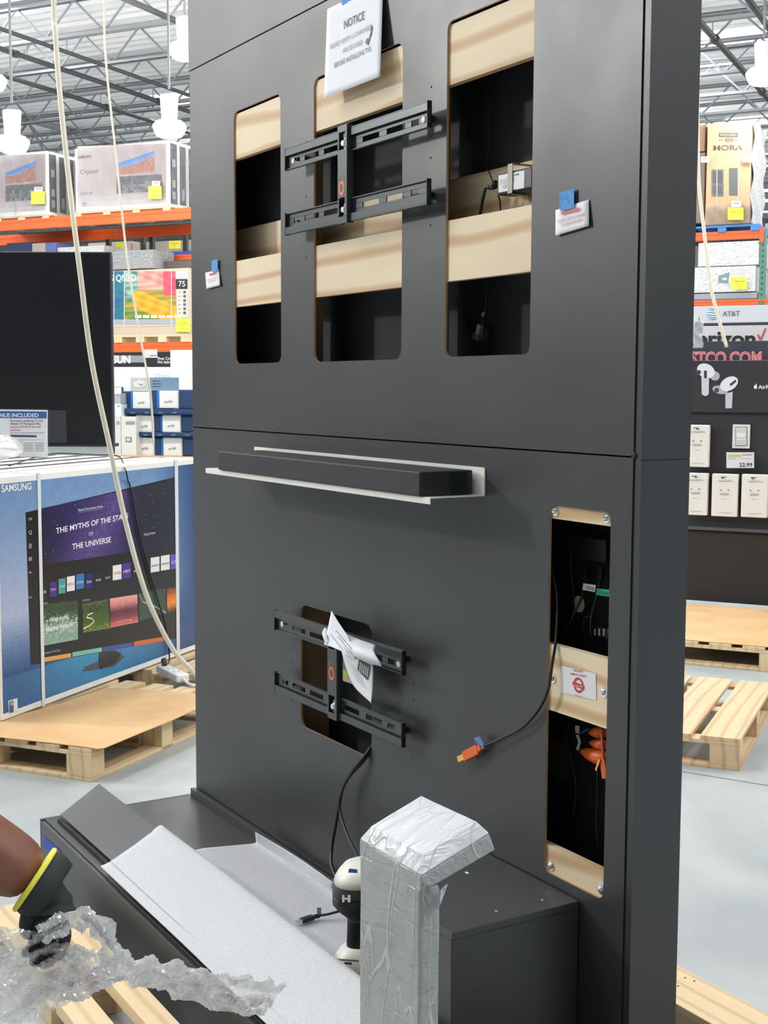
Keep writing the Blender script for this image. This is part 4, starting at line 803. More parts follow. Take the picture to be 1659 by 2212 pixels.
loop([(215, 2085, .0), (300, 2098, .06), (380, 2110, .12), (460, 2128, .2), (540, 2140, .28), (600, 2150, .34)], .020, 4, 'plastic_tail')
loop([(150, 2060, .0), (230, 2090, .02), (330, 2112, .1), (430, 2150, .2), (540, 2175, .3), (580, 2165, .34)], .014, 8, 'plastic_tail')
# ================================================================ pallets
def pallet(name, label, loc, rot, L=1.22, Wd=1.02, n=7, mt=None, group=None, w=.1, cat='pallet'):
    """local x = along the stringer direction (length of the top boards' run), y = depth"""
    t = thing(name, label, cat, loc, rot, group); mt = mt or M_pallet
    h0, h1, h2 = .016, .090, .018   # bottom board, block, boards
    gap = (L - w) / (n - 1)
    for i in range(n): MB().box((i * gap, 0, .124), (i * gap + w, Wd, .142), mt).build('top_board', t, world=False, bevel=.002)
    for y in (0, (Wd - .09) / 2, Wd - .09): MB().box((0, y, .106), (L, y + .09, .124), mt).build('cross_board', t, world=False, bevel=.002)
    for y in (0, (Wd - .09) / 2, Wd - .09):
        for x in (0, (L - .13) / 2, L - .13): MB().box((x, y, .016), (x + .13, y + .09, .106), mt).build('block', t, world=False, bevel=.002)
        MB().box((0, y, 0), (L, y + .09, .016), mt).build('bottom_board', t, world=False, bevel=.002)
    for x in (0, L - .1): MB().box((x, .0905, .0002), (x + .1, Wd - .0905, .0158), mt).build('bottom_board', t, world=False, bevel=.002)
    return t
# nearest floor pallet, beside the platform
aa = onZ(388, 2212, .142)
SK = thing('wooden_skid', 'narrow pine skid on the floor between the hand and the platform', 'skid', (1.05, 3.1, 0))
for x0, x1, z0, z1, y0, y1 in ((1.075, 1.145, .105, .142, 1.9, 3.86), (.955, 1.040, .060, .098, 1.9, 3.18), (.955, 1.04, .06, .098, 3.35, 3.86)): MB().box((x0, y0, z0), (x1, y1, z1), M_pallet).build('rail_board', SK, bevel=.003)
for y in (2.0, 2.62, 3.22, 3.72): MB().box((.955, y, .0), (1.145, y + .12, .0585), M_palletO).build('block', SK, bevel=.003); MB().box((1.06, y, .0587), (1.145, y + .12, .104), M_palletO).build('block', SK, bevel=.003)
# board seen behind the display wall at the lower right
RB = thing('wooden_skid', 'pale wooden skid on the floor at the bottom right, behind the display wall', 'skid', (2.5, 2.6, 0))
MB().box((2.235, 1.4, .124), (2.391, 3.6, .142), M_pallet).build('rail_board', RB, bevel=.002)
MB().box((2.24, 1.4, .016), (2.262, 3.6, .1235), M_palletO).build('side_board', RB, bevel=.002)
for y in (1.45, 2.4, 3.45): MB().box((2.263, y, .0), (2.39, y + .1, .1235), M_palletO).build('block', RB, bevel=.002)
m = MB()
for px, py in ((1480, 2112), (1500, 2119), (1465, 2130)): p = onZ(px, py, .1425); m.lathe([(.003, 0), (.003, .0006), (0, .0006)], p, mat('nail_head', (70, 60, 50), .5, .5), 8)
m.build('nail_head', RB)
# ================================================================ left foreground stock: pallets, cartons
PR = math.radians(-54.5); px_ = np.array([math.cos(PR), math.sin(PR), 0]); py_ = np.array([-math.sin(PR), math.cos(PR), 0])
lp = onZ(199, 1690, 0)
pallet('pallet', 'pine pallet under the cardboard sheet, in front of the big printed carton', lp - px_ * 1.12, PR, 1.12, 1.16, 7, M_pallet, w=.12)
pallet('pallet', 'pine pallet behind the cardboard-covered one, carrying the white socket block', lp - px_ * 1.25 + py_ * 1.42, PR, 1.12, 1.16, 7, M_pallet, w=.11)
m = MB(); zc_ = .1435
q = [(-60, 1583), (0, 1592), (110, 1604), (212, 1617), (226, 1615), (245, 1607), (300, 1584), (370, 1556), (418, 1534), (455, 1514), (418, 1497), (300, 1489), (226, 1486), (120, 1524), (-60, 1588 - 20)]
top = [onZ(a, b, zc_ + .004) for a, b in q]; m.prism(top, (0, 0, -.0035), M_card)
tag(m.build('cardboard_sheet', None), 'brown cardboard sheet lying on the pallet in front of the printed carton', 'cardboard')
# carton row
CR = math.radians(37.7); cu_ = np.array([math.cos(CR), math.sin(CR), 0]); cv_ = np.array([-math.sin(CR), math.cos(CR), 0]); c0 = onZ(3, 1558, .15)
CL, CT = 1.85, .205
M_cw = mat('white_carton', (240, 240, 236), .6); zt1 = float(Plane(c0, cu_).P(Plane(c0, cu_).uv(3, 1031))[2]); CH = zt1 - .15
F1 = thing('television_carton', 'big blue printed television carton showing a streaming menu, on the left', 'carton', c0, CR)
MB().box((0, 0, 0), (CL, CT, CH), M_cw).build('carton_body', F1, world=False, bevel=.004)
pl = Plane(c0 - cv_ * .0008, cu_); m = MB()
def lerp(a, b, t): t = max(0, min(1, t)); return tuple(a[i] + (b[i] - a[i]) * t for i in range(3))
def skyc(u, v):
    c = lerp((62, 100, 148), (150, 176, 212), (v - .0) / .35) if v < .35 else lerp((150, 176, 212), (168, 178, 212), (v - .35) / .25) if v < .6 else lerp((168, 178, 212), (44, 78, 128), (v - .6) / .18)
    c = lerp((110, 146, 190), (178, 188, 218), v * 1.7) if v < .58 else lerp((178, 188, 218), (40, 84, 136), (v - .58) / .26)
    if v > .84: c = lerp((44, 96, 150), (66, 150, 196), math.exp(-((u - .45) / .3) ** 2) * (1 - (v - .84) * 2))
    c = lerp(c, (40, 74, 124), max(0, (u - .72) / .2) * .8)
    g = random.uniform(-3, 3); return tuple(max(0, min(255, q + g)) for q in c)
uvb = [(.014, CH - .03), (CL - .014, CH - .03), (CL - .014, .03), (.014, .03)]
def patch_uv(pl, mb, c4, nu, nv, cf, k=1, mt=None):
    a, b, c, d = [np.array(q, float) for q in c4]
    mb.grid(lambda i, j: pl.P((1 - j) * ((1 - i) * a + i * b) + j * ((1 - i) * d + i * c), k), nu, nv, mt or M_print, cf=cf)
patch_uv(pl, m, uvb, 60, 46, skyc, 0, M_gloss)
m.build('printed_face', F1)
m = MB()
scr = [(55, 1107), (378, 1034), (384, 1410), (65, 1436)]
pl.poly(m, [(55, 1107), (377, 1031), (384, 1378), (66, 1437)], (24, 25, 30), 1, M_gloss)
def neb(u, v):
    b_ = (46, 38, 92); c = lerp(b_, (112, 84, 150), max(0, 1 - abs(u - .42 + .25 * (v - .5)) * 3.2) * random.uniform(.4, 1)); c = lerp(c, (28, 30, 48), max(0, (u - .52) / .22)); c = lerp(c, (24, 24, 44), max(0, .2 - u) * 3)
    return c
pl.quadpatch(m, [(90, 1098), (376, 1036), (377, 1178), (94, 1220)], 90, 46, neb, 2, M_gloss)
W_ = (245, 245, 250)
pl.text(m, 'Nature Documentary Series', (168, 1105), (221, 1096), 6, (225, 225, 235), 3)
pl.text(m, 'THE MYTHS OF THE STARS', (120, 1153), (276, 1119), 12, W_, 3, bold=.012)
pl.text(m, 'OF', (191, 1157), (201, 1155), 7, (230, 230, 240), 3)
pl.text(m, 'THE UNIVERSE', (155, 1187), (239, 1171), 12, W_, 3, bold=.012)
pl.text(m, 'Watch Now', (310, 1158), (335, 1153), 6, (225, 225, 230), 3)
pl.poly(m, [(168, 1107.5), (221, 1098.5), (221, 1099), (168, 1108)], (180, 180, 200), 3)
pl.text(m, 'SAMSUNG', (2, 1063), (67, 1057), 15, W_, 3, bold=.02)
for y, g in ((1120, 'o'), (1150, 'Q'), (1179, '@'), (1208, '8'), (1237, '+'), (1291, '=')): pl.text(m, g, (61, y + 4), (68, y + 3), 8, (200, 200, 205), 3)
tiles = [(92, 100, 1262, (30, 30, 36), '88'), (107, 122, 1258, (74, 44, 130), 'TV+'), (126, 141, 1251, (70, 160, 160), 'TV'), (144, 161, 1246, (236, 236, 236), 'NETFLIX'), (164, 181, 1241, (52, 120, 184), 'prime'), (185, 199, 1240, (34, 40, 110), 'Disney+'), (205, 219, 1236, (30, 32, 36), 'hulu'), (225, 239, 1231, (24, 25, 30), 'tv'), (243, 262, 1222, (238, 236, 236), 'YouTube'), (264, 282, 1218, (84, 44, 150), 'HBO'), (287, 300, 1216, (24, 24, 28), 'peacock'), (325, 344, 1205, (236, 236, 236), 'amazon'), (347, 366, 1201, (236, 236, 236), 'amazon'), (368, 381, 1198, (96, 84, 190), 'O')]
for l, r, tp, c, tx in tiles:
    s = (l - r) * .16; h = 32; pl.poly(m, [(l, tp), (r, tp + s), (r, tp + s + h), (l, tp + h)], c, 2, M_gloss)
    tc_ = (200, 40, 40) if tx in ('NETFLIX', 'YouTube') else (60, 60, 60) if c[0] > 200 else (235, 235, 240); pl.text(m, tx, (l + 1.5, tp + 20), (r - 1.5, tp + 20 + s), 6, tc_, 3)
def nat(cols, amp=1.0):
    def f(u, v): i = min(len(cols) - 1.001, v * (len(cols) - 1) + random.uniform(-.25, .25) * amp); i = max(0, i); return lerp(cols[int(i)], cols[int(i) + 1], i - int(i))
    return f
pl.quadpatch(m, [(90, 1306), (167, 1300 - 3), (168, 1381), (92, 1395)], 26, 26, nat([(60, 84, 50), (40, 56, 40), (90, 120, 84), (190, 206, 200), (120, 150, 130), (150, 184, 160)], 3), 2, M_gloss)
pl.quadpatch(m, [(177, 1304), (234, 1294), (237, 1357), (179, 1367)], 22, 22, nat([(90, 100, 50), (40, 60, 20), (70, 96, 30), (60, 84, 24), (120, 140, 40)], 3), 2, M_gloss)
pl.quadpatch(m, [(237, 1293), (296, 1284), (298, 1344), (238, 1356)], 20, 24, nat([(236, 176, 150), (220, 130, 130), (90, 40, 56), (150, 60, 70), (226, 130, 120)], .6), 2, M_gloss)
pl.quadpatch(m, [(299, 1283), (357, 1270), (359, 1325), (300, 1342)], 20, 20, nat([(60, 84, 60), (44, 70, 56), (66, 80, 70), (54, 70, 64)], 3), 2, M_gloss)
pl.quadpatch(m, [(360, 1272), (381, 1268), (382, 1320), (361, 1325)], 8, 16, nat([(110, 50, 20), (220, 110, 20), (240, 150, 40), (70, 34, 20)], .8), 2, M_gloss)
for w0, pts in (((230, 232, 200), [(179, 1358), (192, 1352), (203, 1342), (198, 1336), (186, 1334), (190, 1328), (200, 1324)]), ((190, 180, 170), [(300, 1284), (308, 1300), (330, 1308), (345, 1316), (358, 1324)])):
    for i in range(len(pts) - 1): a, b = pts[i], pts[i + 1]; pl.poly(m, [(a[0], a[1] - 1.4), (b[0], b[1] - 1.4), (b[0], b[1] + 1.4), (a[0], a[1] + 1.4)], w0, 3, M_gloss)
pl.text(m, 'Wonderful', (107, 1344), (147, 1336), 10, W_, 3, bold=.01); pl.text(m, 'Mother Nature', (99, 1365), (156, 1352), 10, W_, 3, bold=.01)
pl.text(m, 'Recent', (89, 1306), (102, 1304), 5, (200, 200, 200), 3); pl.text(m, 'On Now', (177, 1300), (193, 1297), 5, (200, 200, 200), 3); pl.text(m, 'Continue Watching', (92, 1414), (129, 1406), 5, (190, 190, 190), 3); pl.text(m, 'Calm River', (250, 1346), (286, 1339), 4, (240, 200, 190), 3)
for l, r, yt, c in ((91, 153, 1421, (222, 164, 84)), (156, 220, 1409, (124, 190, 176)), (222, 287, 1398, (72, 84, 160)), (289, 356, 1386, (216, 110, 56))): s = (r - l) * .165; pl.poly(m, [(l, yt), (r, yt - s), (r, yt - s + 9), (l, yt + 10)], c, 2, M_gloss)
pl.poly(m, [(214, 1409), (255, 1402), (240, 1406), (270, 1418), (246, 1440), (176, 1451), (184, 1440), (214, 1428)], (84, 84, 90), 1, M_gloss)
pl.poly(m, [(214, 1409), (250, 1405), (262, 1412), (246, 1434), (216, 1446), (212, 1430)], (50, 52, 58), 2, M_gloss)
pl.poly(m, [(17, 1514), (37, 1508), (38, 1536), (19, 1542)], (232, 236, 244), 2); pl.poly(m, [(19, 1516), (28, 1513), (29, 1538), (20, 1540)], (70, 96, 140), 3); pl.text(m, '4K', (21, 1525), (28, 1523), 8, W_, 4)
for i in range(46):
    x = random.uniform(96, 372); y = random.uniform(1100, 1200) - (x - 94) * .2; q = random.choice((.35, .5, .8)); pl.poly(m, [(x - q, y - q), (x + q, y - q), (x + q, y + q), (x - q, y + q)], (200, 200, 225), 3)
m.build('printed_picture', F1)
for l in (82, 378):
    m = MB()
    a, b = pl.uv(l, 1150)[0], pl.uv(l + 7, 1150)[0]
    m.box((a, -.004, -.001), (b, -.0028, CH + .003), mat('strap_white', (226, 228, 232), .4)); m.box((a, -.004, CH + .001), (b, CT, CH + .003), MATS['strap_white'])
    m.build('packing_strap', F1, world=False)
B1 = thing('television_carton', 'white-edged television carton standing in the row behind the blue printed one', 'carton', c0 + cv_ * (CT + .008), CR, 'cartons in the row behind the printed one')
MB().box((0, 0, 0), (CL, CT - .03, CH - .004), M_cw).build('carton_body', B1, world=False, bevel=.004)
mk = mat('carton_black', (40, 40, 44), .6); MB().box((.0, .0, CH - .0045), (CL, .035, CH - .0025), mk).box((.0, CT - .05, CH - .0045), (CL, CT - .042, CH - .0035), mk).build('black_stripe', B1, world=False)  # shaded gaps between cartons, painted as black strips on the tops
for i in range(1, 11): dup(B1, c0 + cv_ * ((CT + .008) + i * (CT - .012)))
# price sign in a clear holder on top of the cartons
ztop = zt1
sd = float(np.linalg.norm(onZ(60, 985, ztop) - EYEP)); so = onZ(103, 992, ztop); slf = -_n(np.array([_r[0], _r[1], 0]) + np.array([cu_[0], cu_[1], 0]) * .3) * -1
PS = thing('price_sign', 'white and blue price sign in a clear holder on top of the cartons, bonus offer', 'sign', so)
pl = Plane(so + np.array([0, 0, .003]), slf); m = MB()
pl.poly(m, [(-50, 884), (103, 886), (103, 988), (-50, 984)], (238, 240, 244), 0); pl.poly(m, [(-50, 887), (101, 889), (101, 904), (-50, 903)], (34, 96, 176), 1)
m.build('sign_sheet', PS); m = MB()
pl.text(m, 'PURCHASE YOUR BONUS INCLUDED', (-116, 901), (83, 901), 8, (245, 248, 255), 2, bold=.02)
for i, (t_, c, r) in enumerate([('Purchase a qualifying TV and', (60, 66, 110), 92), ('Allstate TV Protection Plan,', (60, 66, 110), 88), ('receive $100.00 off the total', (196, 90, 90), 88), ('purchase.', (196, 90, 90), 45)]): pl.text(m, t_, (22, 911 + 6.6 * i), (r, 911 + 6.6 * i), 4.6, c, 2, bold=.01)
pl.text(m, 'Get 2 years of total coverage included on the', (22, 933 + 3), (95, 936), 3, (90, 90, 96), 2); pl.poly(m, [(22, 939), (79, 940), (79, 945), (22, 944)], (50, 76, 120), 1)
for x in (24, 52, 76): pl.poly(m, [(x, 957), (x + 19, 957), (x + 19, 975), (x, 975)], (206, 208, 212), 1)
for i in range(5): pl.poly(m, [(22, 950 + i * 6), (96, 950 + i * 6), (96, 950.8 + i * 6), (22, 950.8 + i * 6)], (170, 172, 178), 2)
pl.poly(m, [(-6, 936), (3, 937), (3, 958), (-6, 957)], (140, 60, 84), 1)
m.build('printed_lettering', PS)
a = pl.P(pl.uv(-50, 984), 3); b = pl.P(pl.uv(105, 990), 3); c = pl.P(pl.uv(105, 884), 3); d = pl.P(pl.uv(-50, 882), 3); m = MB(); m.face([a, b, c, d], F_acr); m.hexa([a - [0, 0, .0], b, b - pl.n * .14, a - pl.n * .14, a + [0, 0, .003], b + [0, 0, .003], b - pl.n * .14 + [0, 0, .003], a - pl.n * .14 + [0, 0, .003]], F_acr); m.build('clear_holder', PS)
# plastic bag end at far left
BG = MB(); o_ = onZ(0, 1000, ztop)
BG.grid(lambda u, v: o_ + np.array([(.13 * math.sin(math.pi * v) + .01 * math.sin(9 * u + 5 * v)) * math.cos(6.283 * u) * 1.3 - .06, (.12 * math.sin(math.pi * v)) * math.sin(6.283 * u) - .02, .075 + .07 * math.cos(math.pi * v) + .012 * math.sin(14 * u + 9 * v)]), 30, 20, F_bag)
tag(BG.build('plastic_bag', None, smooth=True), 'crumpled clear plastic bag on the cartons beside the price sign', 'bag')
# big black television standing behind the cartons
dT = 8.9; tl, tr, br, bl = atD(-80, 545, dT), atD(238, 548, dT), atD(246, 962, dT), atD(-80, 952, dT)
TV = thing('television', 'big black television standing behind the row of cartons at the left', 'television', (tr + br) / 2 * [1, 1, 0] + [0, 0, ztop])
un = _n((tr - tl) * [1, 1, 0]); vn = np.array([0, 0, 1.]); nn_ = np.cross(un, vn); nn_ = -nn_ if nn_.dot(EYEP - tr) < 0 else nn_
o2 = br * 1.0; o2[2] = ztop; pw = 1.95; phh = float(tr[2] - ztop)
c_ = [o2 - un * pw, o2, o2 - nn_ * .05, o2 - un * pw - nn_ * .05]; MB().hexa(c_ + [q + np.array([0, 0, phh]) for q in c_], mat('tv_bezel', (58, 60, 66), .4, .4)).build('case', TV, bevel=.004)
q = [o2 - un * (pw - .01) + nn_ * .001 + [0, 0, .012], o2 - un * .012 + nn_ * .001 + [0, 0, .012], o2 - un * .012 + nn_ * .001 + [0, 0, phh - .01], o2 - un * (pw - .01) + nn_ * .001 + [0, 0, phh - .01]]; MB().face(q, mat('dark_glass', (13, 14, 19), .3, spec=.35)).build('screen', TV)
pl = Plane(o2 + nn_ * .002, un); m = MB(); pl.poly(m, [(105, 886), (143, 887), (144, 957), (105, 957)], (38, 40, 46), 1); m.build('corner_label', TV)
m = MB()
for k in (.1, 1.4): m.box((0, 0, 0), (0, 0, 0), M_dark)
MB().hexa([c_[3] - nn_ * .0, c_[2], c_[2] - nn_ * .12, c_[3] - nn_ * .12] + [p + np.array([0, 0, .02]) for p in (c_[3], c_[2], c_[2] - nn_ * .12, c_[3] - nn_ * .12)], M_dark).build('stand_foot', TV)
# cords: thick cream cord from the ceiling, thin wire, black lead, socket block
fp = Plane(c0, cu_)
def off(px, py, d): p = fp.P(fp.uv(px, py)); v = _n(EYEP - p); return p + v * d
cz = [atD(115, -60, 5.2), atD(119, 60, 5.2), atD(129, 200, 5.2), atD(150, 400, 5.2), atD(172, 580, 5.2), atD(198, 780, 5.25), atD(236, 960, 5.3), atD(272, 1130, 5.4), atD(318, 1290, 5.5), atD(372, 1400, 5.7), atD(414, 1448, 5.9), atD(440, 1480, 6.0)]
up = list(cz[0]); up[2] = 7.9
tag(MB().tube(catmull([[up[0], up[1], 7.9], [up[0], up[1], 5.5]] + cz, 8), .0105, M_cord, 10).build('extension_cord', None, smooth=True), 'thick cream cord hanging from the roof and sweeping down past the printed carton', 'cord')
dw = 9.5; wz = [atD(224, -60, dw), atD(228, 120, dw), atD(250, 330, dw), atD(275, 560, dw), atD(300, 710, dw), atD(320, 820, dw), atD(326, 860, dw), atD(332, 960, dw)]
tag(MB().tube(catmull([[wz[0][0], wz[0][1], 7.9]] + wz, 8), .0085, M_cord, 8).build('hanging_wire', None, smooth=True), 'thin pale wire hanging from the roof behind the cream cord', 'wire')
tag(MB().tube(catmull([[*onZ(20, 1010, ztop)[:2], ztop + .01], [*onZ(110, 984, ztop)[:2], ztop + .01], [*onZ(200, 986, ztop)[:2], ztop + .01], [*onZ(255, 990, ztop)[:2], ztop + .012], off(270, 1012, .02), off(277, 1040, .02), off(282, 1054, .02), off(300, 1150, .02), off(330, 1260, .02), off(357, 1350, .03), off(366, 1420, .05), onZ(360, 1442, .17)], 7), .0042, M_dark, 8).build('power_lead', None, smooth=True), 'black lead running over the cartons and down to the white socket block', 'cable')
zs = .146; SB = thing('socket_block', 'white power socket block with a black plug lying on the rear pallet', 'power strip', onZ(372, 1465, zs))
p0 = onZ(350, 1452, zs); p1 = onZ(396, 1475, zs); m = MB(); oriented(p0 + [0, 0, .022], p1 + [0, 0, .022], .07, .04, mat('white_plastic', (240, 240, 240), .35), m, (0, 0, 1)); m.build('block_body', SB, bevel=.008)
d_ = _n(p1 - p0); s2 = np.cross(d_, [0, 0, 1]); m = MB()
for i in range(2):
    for j in (-1, 1):
        c = p0 + (p1 - p0) * (.42 + .28 * i) + s2 * .014 * j + [0, 0, .0425]; m.box(c - [.0035, .0035, 0], c + [.0035, .0035, .0006], M_dark)
m.build('socket_hole', SB)
m = MB(); oriented(p0 + d_ * .045 + [0, 0, .043], p0 + d_ * .02 + [0, 0, .075], .03, .022, M_dark, m, (1, 0, 0)); m.build('black_plug', SB, bevel=.003)
MB().tube(catmull([p1 + [0, 0, .02], onZ(408, 1482, zs) + [0, 0, .012], onZ(425, 1484, zs) + [0, 0, .01], onZ(450, 1470, zs) + [0, 0, .01]], 6), .008, MATS['white_plastic'], 10).build('white_lead', SB, smooth=True)
# ================================================================ store background, on the store's own axes
def spos(l, r, t, b, a):
    p = onA((l + r) / 2, t, a); q = onA((l + r) / 2, b, a); L_ = onA(l, (t + b) / 2, a); R_ = onA(r, (t + b) / 2, a)
    return ab(L_)[1], ab(R_)[1], float(p[2]), float(q[2])
class Store:
    """thing whose local x runs right along the shelf, y runs back"""
    def __init__(s, name, lab, cat, px, a, depth=.2, group=None):
        s.bl, s.br, s.zt, s.zb = spos(*px, a); s.a = a; s.w = s.bl - s.br; s.h = s.zt - s.zb; s.d = depth
        s.t = thing(name, lab, cat, store(a, s.bl, s.zb), STORE_ROT, group)
        s.pl = Plane(store(a, s.bl, s.zb) , -BV); s.pl.o = s.pl.o + s.pl.n * .003
    def body(s, m_, nm='body', bevel=.004, c=(255, 255, 255)): s.b = MB().box((0, 0, 0), (s.w, s.d, s.h), m_, c).build(nm, s.t, world=False, bevel=bevel); return s
    def pr(s): s.m = MB(); return s
    def P(s, pts, c, k=1, mt=None): s.pl.poly(s.m, pts, c, k * 2, mt); return s
    def R(s, l, t, r, b, c, k=1, mt=None): return s.P([(l, t), (r, t), (r, b), (l, b)], c, k, mt)
    def T(s, tx, p0, p1, h, c, k=2, bold=0, mt=None): s.pl.text(s.m, tx, p0, p1, h, c, k * 2, mt, bold); return s
    def done(s, nm='printed_face', **k): s.m.build(nm, s.t, **k); return s
M_box = mat('plain_paint', rough=.6, vcol=True)
RA = 17.5
# orange beams -------------------------------------------------------
def beam(lab, px, a, hgt_=None, c=M_rack, group=None):
    s = Store('rack_beam', lab, 'rack beam', px, a, .06, group); m = MB(); m.box((0, 0, 0), (s.w, .05, s.h), c).box((0, -.006, s.h * .62), (s.w, 0, s.h * .95), c).build('beam_rail', s.t, world=False, bevel=.004); 
    m = MB()
    for x in (0, s.w - .06): m.box((x, -.012, -.06), (x + .06, -.0065, s.h + .04), c)
    m.build('end_plate', s.t, world=False); return s
BT1 = beam('bright orange rack beam under the upper television cartons', (-160, 440, 466, 490), RA).zt
beam('orange rear rack beam seen under the upper shelf', (-160, 440, 500, 522), RA + 1.1)
beam('short orange rack beam with wire deck above the colourful carton', (300, 440, 551, 563), RA + .9)
BT2 = beam('orange rack beam below the colourful carton', (200, 440, 740, 762), RA).zt
beam('lower orange rear beam beneath the colourful carton', (200, 440, 764, 776), RA + 1.1)
# uprights
def upright(lab, px, a, t_=430, c=M_rackd, w_=9):
    b0 = spos(px, px + w_, t_, t_ + 50, a); t = thing('rack_upright', lab, 'rack upright', store(a, b0[0], 0), STORE_ROT); ht = float(onA(px, t_, a)[2])
    for y in (0, 1.0): MB().box((0, y, 0), (.075, y + .075, ht), c).build('post', t, world=False, bevel=.004)
    m = MB(); z = .3; s = 1
    while z < ht - .6:
        m.tube([(.037, .04 if s > 0 else 1.03, z), (.037, 1.03 if s > 0 else .04, z + .55)], .016, c, 6); z += .6; s = -s
    m.build('brace', t, world=False); return t
upright('dark green rack upright just right of the black television, left of the wire', 228, RA + 1.25, 492)
upright('dark green rack upright between the hanging wire and the display wall', 322, RA + 1.25, 492)
# television cartons high on the rack
def ucarton(l, r, t, b, lab, n, grp, full=True, seed=0):
    s = Store('television_carton', lab, 'carton', (l, r, t, b), RA, .24).body(M_cw, 'carton_body'); s.pr()
    w, h = r - l, b - t
    def X(f): return l + f * w
    sl = -.07 * 0
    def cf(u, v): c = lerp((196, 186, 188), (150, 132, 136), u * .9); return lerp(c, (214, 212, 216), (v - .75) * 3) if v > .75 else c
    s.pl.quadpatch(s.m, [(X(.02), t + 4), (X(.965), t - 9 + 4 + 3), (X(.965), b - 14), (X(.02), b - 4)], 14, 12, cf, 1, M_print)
    def pic(u, v): return lerp((60, 110, 190), (120, 160, 210), v * 2) if v < .35 + .1 * math.sin(5 * u) else lerp((150, 90, 70), (176, 120, 100), random.random())
    s.pl.quadpatch(s.m, [(X(.44), t + h * .30), (X(.84), t + h * .10), (X(.84), t + h * .42), (X(.44), t + h * .47)], 18, 12, pic, 3)
    s.pl.quadpatch(s.m, [(X(.44), t + h * .5), (X(.92), t + h * .46), (X(.92), t + h * .72), (X(.44), t + h * .76)], 16, 6, nat([(90, 90, 96), (60, 62, 70), (130, 130, 136), (70, 72, 80)], 3), 3)
    if full: s.T('SAMSUNG', (X(.03), t + h * .22), (X(.17), t + h * .205), 6, (70, 60, 66), 2, .02); s.T('Crystal', (X(.05), t + h * .46), (X(.24), t + h * .44), 9, (84, 78, 84), 2); s.T('QLED 4K', (X(.05), t + h * .78), (X(.19), t + h * .765), 5, (60, 80, 150), 2); s.T('75"', (X(.07), t + h * .955), (X(.13), t + h * .95), 7, (84, 78, 84), 2)
    s.done('printed_face'); return s
def sideband(s, c=(52, 54, 60)):
    m = MB(); m.box((s.w + .0005, .03, .04), (s.w + .002, s.d - .03, s.h - .04), M_box, c)
    for z in (.12, .3, .62): m.box((s.w + .0022, .08, z), (s.w + .003, s.d - .08, z + .12), M_box, (150, 152, 156))
    m.build('side_print', s.t, world=False)
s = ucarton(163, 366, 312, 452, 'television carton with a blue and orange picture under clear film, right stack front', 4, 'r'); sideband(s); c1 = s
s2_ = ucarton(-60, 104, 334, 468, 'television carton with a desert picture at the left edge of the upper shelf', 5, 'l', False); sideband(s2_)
for base_, n, wh in ((c1, 4, 'behind the right wrapped stack front'), (s2_, 5, 'behind the left wrapped stack front')):
    bx_ = thing('television_carton', 'dark-sided television carton standing edge-on ' + wh, 'carton', store(RA + .26, base_.bl, base_.zb), STORE_ROT, 'edge-on cartons ' + wh)
    MB().box((0, 0, 0), (base_.w, .22, base_.h), M_cw).build('carton_body', bx_, world=False, bevel=.006)
    m = MB(); m.box((base_.w + .0005, .02, .05), (base_.w + .002, .195, base_.h - .05), M_box, (50, 52, 58)); m.box((base_.w + .0022, .07, .12), (base_.w + .003, .15, .3), M_box, (140, 142, 146)); m.build('side_print', bx_, world=False)
    for i in range(1, n): dup(bx_, store(RA + .26 + .25 * i, base_.bl, base_.zb))
    # skid under the stack
    hs = max(.07, base_.zb - BT1 - .004); t = thing('shipping_skid', 'pale wooden skid under the stack ' + wh, 'skid', store(RA - .02, base_.bl + .02, base_.zb - hs - .002), STORE_ROT); m = MB(); m.box((0, 0, hs * .6), (base_.w + .1, 1.2, hs), M_pallet); m.build('deck', t, world=False)
    for k in range(4): MB().box((k * (base_.w - .1) / 3, 0, 0), (k * (base_.w - .1) / 3 + .14, 1.2, hs * .6 - .001), M_pallet).build('block', t, world=False)
    m = MB(); w_, h_, d_2 = base_.w, base_.h, .28 + .25 * n
    m.grid(lambda u, v: (u * (w_ + .02) - .01, -.03 - .008 * math.sin(30 * u + 11 * v), v * (h_ + .03) - .02), 30, 16, F_wrap); m.grid(lambda u, v: (w_ + .035 + .008 * math.sin(17 * u + 13 * v), u * d_2, v * (h_ + .03) - .02), 20, 12, F_wrap)
    o = m.build('stretch_film', None, smooth=True); o.location = store(RA, base_.bl, base_.zb); o.rotation_euler = (0, 0, STORE_ROT); tag(o, 'clear stretch film around the stack ' + wh.replace('behind ', 'of '), 'film')
def sticky(lab, l, t, r, b, a, tx='', rows=2, c=(238, 240, 70)):
    s = Store('yellow_tag', lab, 'tag', (l, r, t, b), a, .004).pr().R(l, t, r, b, c, 0)
    if tx: s.T(tx, (l + 5, t + (b - t) * .45), (r - 5, t + (b - t) * .43), (b - t) * .16, (90, 92, 40), 1)
    for i in range(rows): s.R(l + (r - l) * .3, t + (b - t) * (.58 + .18 * i), l + (r - l) * .62, t + (b - t) * (.61 + .18 * i), (130, 134, 50), 1)
    s.done('tag_sheet'); return s
sticky('yellow tag on the left wrapped television stack', 67, 413, 97, 441, RA - .06, '75 TV'); sticky('yellow tag on the right wrapped television stack', 320, 402, 349, 430, RA - .06, '75 TV')
sticky('yellow tag under the upper shelf, left of the hanging wire', 249, 523, 268, 538, RA + .8); sticky('yellow tag under the upper shelf, near the display wall', 365, 520, 390, 537, RA + .8, 'ITEM'); 
sticky('yellow tag with handwriting at the corner of the colourful carton', 380, 688, 411, 717, RA - .05, '1115AU')
